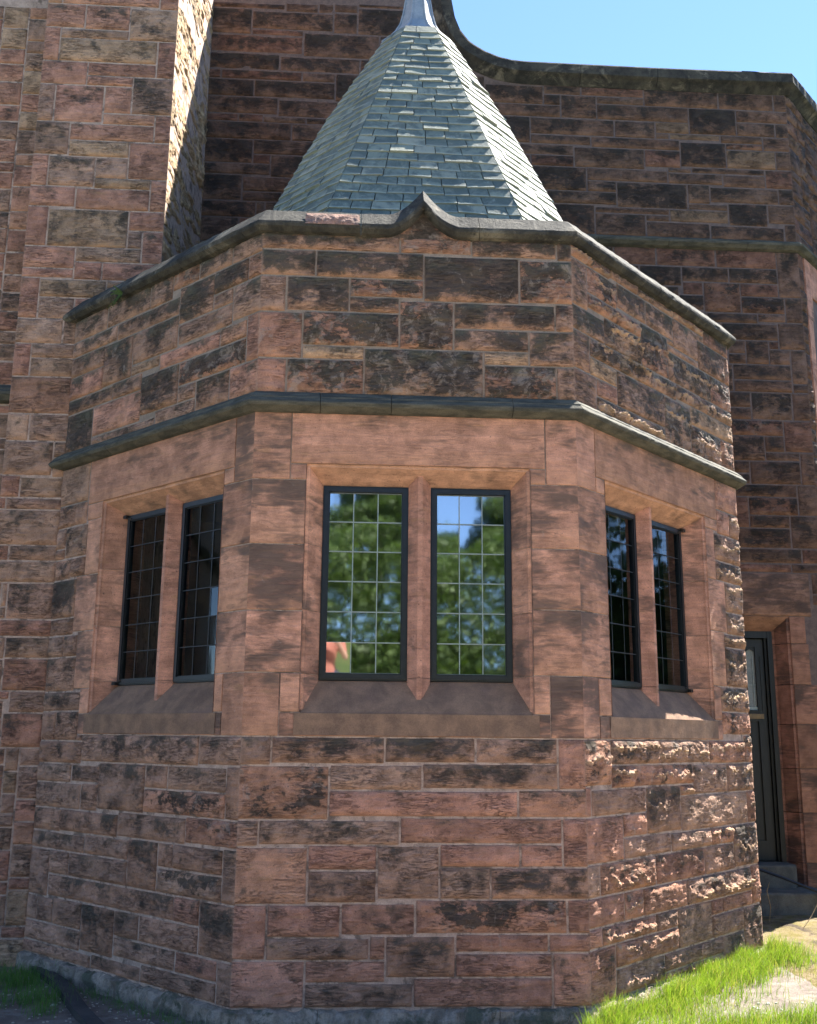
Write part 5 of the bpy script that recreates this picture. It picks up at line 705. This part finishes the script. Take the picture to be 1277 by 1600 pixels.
# grass
def grass(name,pts,hmin,hmax,wd,mat,label,seed,lean=(0,0)):
    rs=np.random.RandomState(seed); n=len(pts); pts=np.array(pts); h=rs.uniform(hmin,hmax,n)*(.6+.8*fbm(pts[:,0]*4,pts[:,1]*4,seed,2)); az=rs.uniform(0,2*np.pi,n); bend=rs.uniform(.15,.9,n)
    V=[];F=[];A=[]; z=gz(pts[:,0],pts[:,1])-.01
    dx=np.cos(az);dy=np.sin(az); lx=lean[0];ly=lean[1]; L=5
    arr=np.zeros((n,2*L+1,3)); ts=np.linspace(0,1,L+1); fa=rs.uniform(0,2*np.pi,n); px=np.cos(fa);py=np.sin(fa)
    for j,t in enumerate(ts):
        cx=pts[:,0]+(dx*bend+lx)*h*t**2*.7; cy=pts[:,1]+(dy*bend+ly)*h*t**2*.7; cz=z+h*(t-.35*bend*t**2.4)
        w_=wd*(1-t**1.6)*(.7+.6*0)
        if j<L:
            arr[:,2*j,:]=np.stack([cx-px*w_/2,cy-py*w_/2,cz],-1); arr[:,2*j+1,:]=np.stack([cx+px*w_/2,cy+py*w_/2,cz],-1)
        else: arr[:,2*j,:]=np.stack([cx,cy,cz],-1)
    m=2*L+1; fs=[(2*j,2*j+1,2*j+3,2*j+2) for j in range(L-1)]+[(2*L-2,2*L-1,2*L)]
    F=[tuple(i*m+k for k in f) for i in range(n) for f in fs]
    hue=rs.rand(n); A=np.zeros((n,m,4)); A[...,0]=hue[:,None]; A[...,0]=np.clip(A[...,0]*.7+.3*np.repeat([0,.2,.4,.6,.8,1],2)[:m],0,1)
    B=np.zeros((n,m,4)); B[...,0]=rs.rand(n)[:,None]; mb=MB(); mb.add(arr.reshape(-1,3),F,A.reshape(-1,4),B.reshape(-1,4)); o=mb.build(name,mat); tag(o,label,'grass',kind='stuff'); return o
rs=np.random.RandomState(21); P=[]
while len(P)<11500:
    t=rs.rand(); u=rs.uniform(.0,2.75); o_=abs(rs.randn())*.20*(1.15 if u>.5 else .6)
    x=WA+u*s2+o_*s2-.02+.12*rs.randn()*0; y=u*s2-o_*s2-.05
    if o_>.95 or x>3.2: continue
    if rs.rand()>-.15+1.5*float(vn(np.array([x*5.]),np.array([y*5.]),3)[0]): continue
    P.append((x,y))
for _ in range(4200): 
    x=rs.uniform(1.0,2.55); y=-.10-abs(rs.randn())*.22; P.append((x,y))
grass('grass',P,.05,.20,.0052,m_grass,'long bright green grass in sun against the right foot of the bay',5,(.15,-.1))
P=[]
for cx,cy,r,n_ in [(-2.82,1.35,.22,520),(-2.62,1.1,.16,420),(-2.9,1.0,.14,220),(-2.42,.72,.16,420),(-2.75,.62,.15,220),(-2.95,.45,.2,200),(-2.3,.42,.1,120)]:
    for _ in range(n_): P.append((cx+rs.randn()*r*.6,cy+rs.randn()*r*.6))
grass('grass',P,.06,.17,.0045,m_grass2,'tufts of dull green grass in shade at the bottom left',6)
P=[]
for _ in range(900):
    u=rs.uniform(0,2.2); o_=.07+abs(rs.randn())*.07; P.append((-WA-u*s2-o_*s2,u*s2-o_*s2))
for _ in range(260): P.append((rs.uniform(-1.2,1.1),-.08-abs(rs.randn())*.05))
grass('grass',P,.03,.09,.0035,m_grass2,'thin grass growing along the foot of the bay',7)
P=[(3.05+rs.randn()*.12,.75+rs.randn()*.12) for _ in range(300)]+[(3.2+rs.randn()*.03,2.3+rs.randn()*.03) for _ in range(40)]
grass('grass',P,.04,.12,.005,m_grass,'small sunlit grass tuft on the mossy ground','8' and 8)
# stalks
for i,(pts,l) in enumerate([([(3.42,2.95,0),(3.44,2.93,.16),(3.41,2.92,.3),(3.43,2.9,.38)],'thin dry upright stalk in front of the steps'),([(3.55,2.6,.0),(3.7,2.68,.12),(3.85,2.75,.3),(3.89,2.78,.36)],'thin dry stalk leaning right in front of the steps')]):
    mb=MB(); mb.tube(pts,[.004,.0035,.003,.002],5); tag(mb.build('dry_stalk',m_straw),l,'dry stalk',None)
# fern on the coping
fr=MB(); rs=np.random.RandomState(2)
bx=Vector((-WA-1.63*s2-.06,1.63*s2-.06,5.09)); nv=Vector((-s2,-s2,0)); tv=Vector((s2,-s2,0))
for k in range(9):
    a=rs.uniform(-1.2,1.2); d=(nv*.5+tv*math.sin(a)*.8+Vector((0,0,-.5-.4*rs.rand()+ (1.2 if k%3==0 else 0)))).normalized(); ln=rs.uniform(.08,.16); p=bx.copy(); 
    for j in range(9):
        q=bx+d*ln*j/9+Vector((0,0,-.05*(j/9)**2)); sd_=d.cross(nv).normalized()
        for sg in (-1,1):
            w_=.022*(1-j/10); fr.add([tuple(q),tuple(q+sd_*sg*w_+d*.006+nv*.004),tuple(q+sd_*sg*w_*.6+d*.016),tuple(q+d*.008)],[(0,1,2,3)],(rs.rand(),0,0,0))
tag(fr.build('fern',m_fern),'small green fern rooted under the left run of the bay coping','fern')
# ================================================================ TREES ACROSS THE LAWN (mirrored in the panes)
def tree(x,y,h,cr,seed,label):
    rs=np.random.RandomState(seed); root=empty('leafy_tree',label,'tree',(x,y,-.12),'leafy trees across the lawn, mirrored in the bay windows')
    tb=MB(); ends=[]; th=h*.2
    tb.tube([(0,0,0),(.05,.03,th*.5),(0,0,th),(.1,0,h*.7)],[.28,.22,.19,.07],8)
    for k in range(11):
        a=k*2.4+rs.rand(); z0=th*(.55+.09*k*1.0); l=cr*rs.uniform(.6,.95); e=Vector((math.cos(a)*l,math.sin(a)*l,min(h*.93,z0+rs.uniform(.1,.5)*h*.5)))
        m=Vector((e.x*.5,e.y*.5,(z0+e.z)*.5+.2)); tb.tube([(0,0,z0),tuple(m),tuple(e)],[.10,.06,.02],5)
        for t in (.5,.75,1): ends.append(Vector((0,0,z0)).lerp(e,t))
    for k in range(16):
        a=rs.uniform(0,6.28); q=rs.uniform(.2,1); ends.append(Vector((math.cos(a)*cr*q*.7,math.sin(a)*cr*q*.7,h*(1-.35*q)+rs.uniform(-.5,.2))))
    tb.build('trunk',m_bark,root)
    C=[];sz=[]
    for e in ends:
        r=cr*rs.uniform(.26,.42); n_=1500 if y<-25.5 else 380
        v=rs.randn(n_,3); v/=np.linalg.norm(v,axis=1)[:,None]; v*=(rs.rand(n_,1)**.45)*r*np.array([1,1,.75]); C.append(v+np.array(e))
    C=np.concatenate(C); n_=len(C); a=rs.randn(n_,3); a/=np.linalg.norm(a,axis=1)[:,None]; b=np.cross(a,rs.randn(n_,3)); b/=np.linalg.norm(b,axis=1)[:,None]
    s_=rs.uniform(.06,.11,(n_,1))*(1. if y<-25.5 else 1.7); V=np.stack([C-a*s_,C+b*s_*.6,C+a*s_,C-b*s_*.6],1).reshape(-1,3); i=np.arange(n_)*4
    F=np.stack([i,i+1,i+2,i+3],1).tolist(); A=np.zeros((n_*4,4)); A[:,0]=np.repeat(np.clip(rs.rand(n_)*.6+.4*(C[:,2]/h)*rs.rand(n_),0,1),4)
    cb=MB(); cb.add(V,F,A); cb.build('crown',m_leaf,root); return root
TR=[(-5.6,-27,11.0,3.2,1,'broad leafy tree across the lawn, mirrored left of the front panes'),(.6,-28,11.1,2.8,2,'tall round leafy tree, mirrored in the left front pane'),(2.9,-31,9.9,2.2,3,'lower leafy tree, mirrored in the middle of the bay glass'),(5.3,-28,11.4,2.4,4,'slender leafy tree, mirrored in the right front pane'),(13.5,-24,13.6,4.4,5,'broad leafy tree across the lawn, rightmost of those mirrored'),(-13,-20,12,4.3,6,'leafy tree across the lawn to the far left'),(17,5.5,11,4.2,7,'dark leafy tree to the right of the building, mirrored in the right cant'),(20,-1.5,13,4.6,8,'second leafy tree to the right of the building, nearer the lawn')]
for t in TR: tree(*t)
# hedge below
rs=np.random.RandomState(31); n_=190000; C=np.stack([rs.uniform(-22,22,n_),-21.5+rs.uniform(-1.0,1.0,n_),rs.uniform(-.1,1,n_)],1); C[:,2]*=6.4+1.6*fbm(C[:,0]*.5,C[:,0]*0,4,3); C[:,1]-=.5*np.abs(C[:,2]-1.6)*rs.rand(n_)
a=rs.randn(n_,3); a/=np.linalg.norm(a,axis=1)[:,None]; b=np.cross(a,rs.randn(n_,3)); b/=np.linalg.norm(b,axis=1)[:,None]; s_=rs.uniform(.065,.12,(n_,1))
V=np.stack([C-a*s_,C+b*s_*.6,C+a*s_,C-b*s_*.6],1).reshape(-1,3); i=np.arange(n_)*4; A=np.zeros((n_*4,4)); A[:,0]=np.repeat(rs.rand(n_),4)
mb=MB(); mb.add(V,np.stack([i,i+1,i+2,i+3],1).tolist(),A); tag(mb.build('hedge',m_leaf),'long dense green hedge across the lawn, mirrored low in the panes','hedge')

# ================================================================ THE PHOTOGRAPHER (mirrored at the foot of the left front pane)
def skin_mesh(name,nodes,edges,mat,parent=None,sub=2):
    me=bpy.data.meshes.new(name); me.from_pydata([n[:3] for n in nodes],edges,[]); me.materials.append(mat)
    o=link(name,me,parent); md=o.modifiers.new('skin','SKIN'); md.use_smooth_shade=True
    if not me.skin_vertices: me.skin_vertices.new() if hasattr(me.skin_vertices,'new') else None
    return o,md
def simple_skin(name,nodes,edges,mat,parent):
    """tapered limbs joined into one surface: overlapping rings welded by a voxel remesh"""
    mb=MB()
    for a,b in edges:
        p,q=Vector(nodes[a][:3]),Vector(nodes[b][:3]); ra,rb=nodes[a][3],nodes[b][3]; n=7
        pts=[p.lerp(q,t/n) for t in range(n+1)]; rr=[ra+(rb-ra)*t/n for t in range(n+1)]
        d=(q-p).normalized(); pts=[p-d*ra*.7,p-d*ra*.4]+pts+[q+d*rb*.4,q+d*rb*.7]; rr=[ra*.55,ra*.88]+rr+[rb*.88,rb*.55]
        mb.tube([tuple(v) for v in pts],rr,12)
    o=mb.build(name,mat,parent); m=o.modifiers.new('weld','REMESH'); m.mode='VOXEL'; m.voxel_size=.0075; m.use_smooth_shade=True
    sm=o.modifiers.new('soften','SMOOTH'); sm.factor=.6; sm.iterations=6; return o
m_skin=simple('skin',(.48,.27,.19),(.44,.24,.17),9,.1,.002,.55,.4); m_shirt=simple('coral_shirt',(.42,.16,.12),(.34,.12,.09),6,.5,.01)
m_jean=simple('dark_trousers',(.03,.04,.07),(.045,.055,.09),8,.3,.004); m_hair=simple('dark_hair',(.03,.02,.015),(.05,.035,.025),30,.6,.004,stretch=(1,1,.3))
per=empty('person','person in coral red shirt holding up a dark phone, mirrored low in left front window','person',(-.43,-7.08,-.10))
H={}
def nd(k,x,y,z,r): H[k]=(x,y,z,r)
nd('pel',0,0,.96,.13);nd('wst',0,0,1.08,.115);nd('chs',0,.01,1.28,.135);nd('nek0',0,0,1.42,.07);nd('nek',0,.01,1.50,.052);nd('hd0',0,.03,1.58,.072);nd('hd1',0,.02,1.67,.085);nd('chin',0,.075,1.545,.03);nd('nose',0,.118,1.615,.012);nd('brow',0,.09,1.66,.03)
for sg,n in ((-1,'l'),(1,'r')):
    nd(n+'sh',sg*.17,0,1.39,.06);nd(n+'el',sg*.27,.10,1.18,.042);nd(n+'wr',sg*.085,.30,1.50,.027);nd(n+'pm',sg*.068,.355,1.575,.030)
    nd(n+'hip',sg*.09,0,.90,.10);nd(n+'kn',sg*.11,.02,.50,.062);nd(n+'an',sg*.12,-.01,.09,.042);nd(n+'to',sg*.13,.15,.05,.035);nd(n+'ear',sg*.085,.02,1.61,.018)
    for f,(dz,l) in enumerate(((-.03,.05),(-.008,.062),(.014,.066),(.036,.055))):
        nd(n+'f%da'%f,sg*.074,.385,1.585+dz,.0105); nd(n+'f%db'%f,sg*.070,.412,1.592+dz*1.1,.0095); nd(n+'f%dc'%f,sg*(.074-l*.5),.424,1.596+dz*1.1,.0085)
    nd(n+'t0',sg*.052,.37,1.56,.011);nd(n+'t1',sg*.040,.392,1.585,.0095)
E=[('pel','wst'),('wst','chs'),('chs','nek0'),('nek0','nek'),('nek','hd0'),('hd0','hd1'),('hd0','chin'),('hd1','nose'),('hd1','brow')]
for n in 'lr': E+=[('chs',n+'sh'),(n+'sh',n+'el'),(n+'el',n+'wr'),(n+'wr',n+'pm'),('pel',n+'hip'),(n+'hip',n+'kn'),(n+'kn',n+'an'),(n+'an',n+'to'),('hd0',n+'ear'),(n+'pm',n+'t0'),(n+'t0',n+'t1')]+[q for f in range(4) for q in ((n+'pm',n+'f%da'%f),(n+'f%da'%f,n+'f%db'%f),(n+'f%db'%f,n+'f%dc'%f))]
body=simple_skin('person_body',H,E,m_skin,per)
def grow(d,keys): return {k:(*H[k][:3],H[k][3]+d) for k in keys}
Sx=grow(.014,['pel','wst','chs','lsh','rsh','lel','rel','nek0']); Sx['lel']=(-.235,.06,1.26,.062);Sx['rel']=(.235,.06,1.26,.062);Sx['nek0']=(0,0,1.40,.075)
simple_skin('shirt',Sx,[('pel','wst'),('wst','chs'),('chs','lsh'),('chs','rsh'),('lsh','lel'),('rsh','rel'),('chs','nek0')],m_shirt,per)
Tx=grow(.016,['pel','lhip','rhip','lkn','rkn','lan','ran']); Tx['pel']=(0,0,.93,.135)
simple_skin('trousers',Tx,[('pel','lhip'),('pel','rhip'),('lhip','lkn'),('rhip','rkn'),('lkn','lan'),('rkn','ran')],m_jean,per)
hx={'a':(0,-.02,1.70,.088),'b':(0,-.045,1.62,.085),'c':(0,-.05,1.55,.06),'d':(0,.035,1.725,.06)}
simple_skin('hair',hx,[('a','b'),('b','c'),('a','d')],m_hair,per)
mb=MB(); mb.box(-.036,.036,.0,.009,-.075,.075); mb.box(-.030,-.006,.009,.012,.035,.068)
ph=mb.build('phone',m_black); ph.location=(-.433,-6.69,1.628); tag(ph,'dark phone held up in both hands by the person','phone')
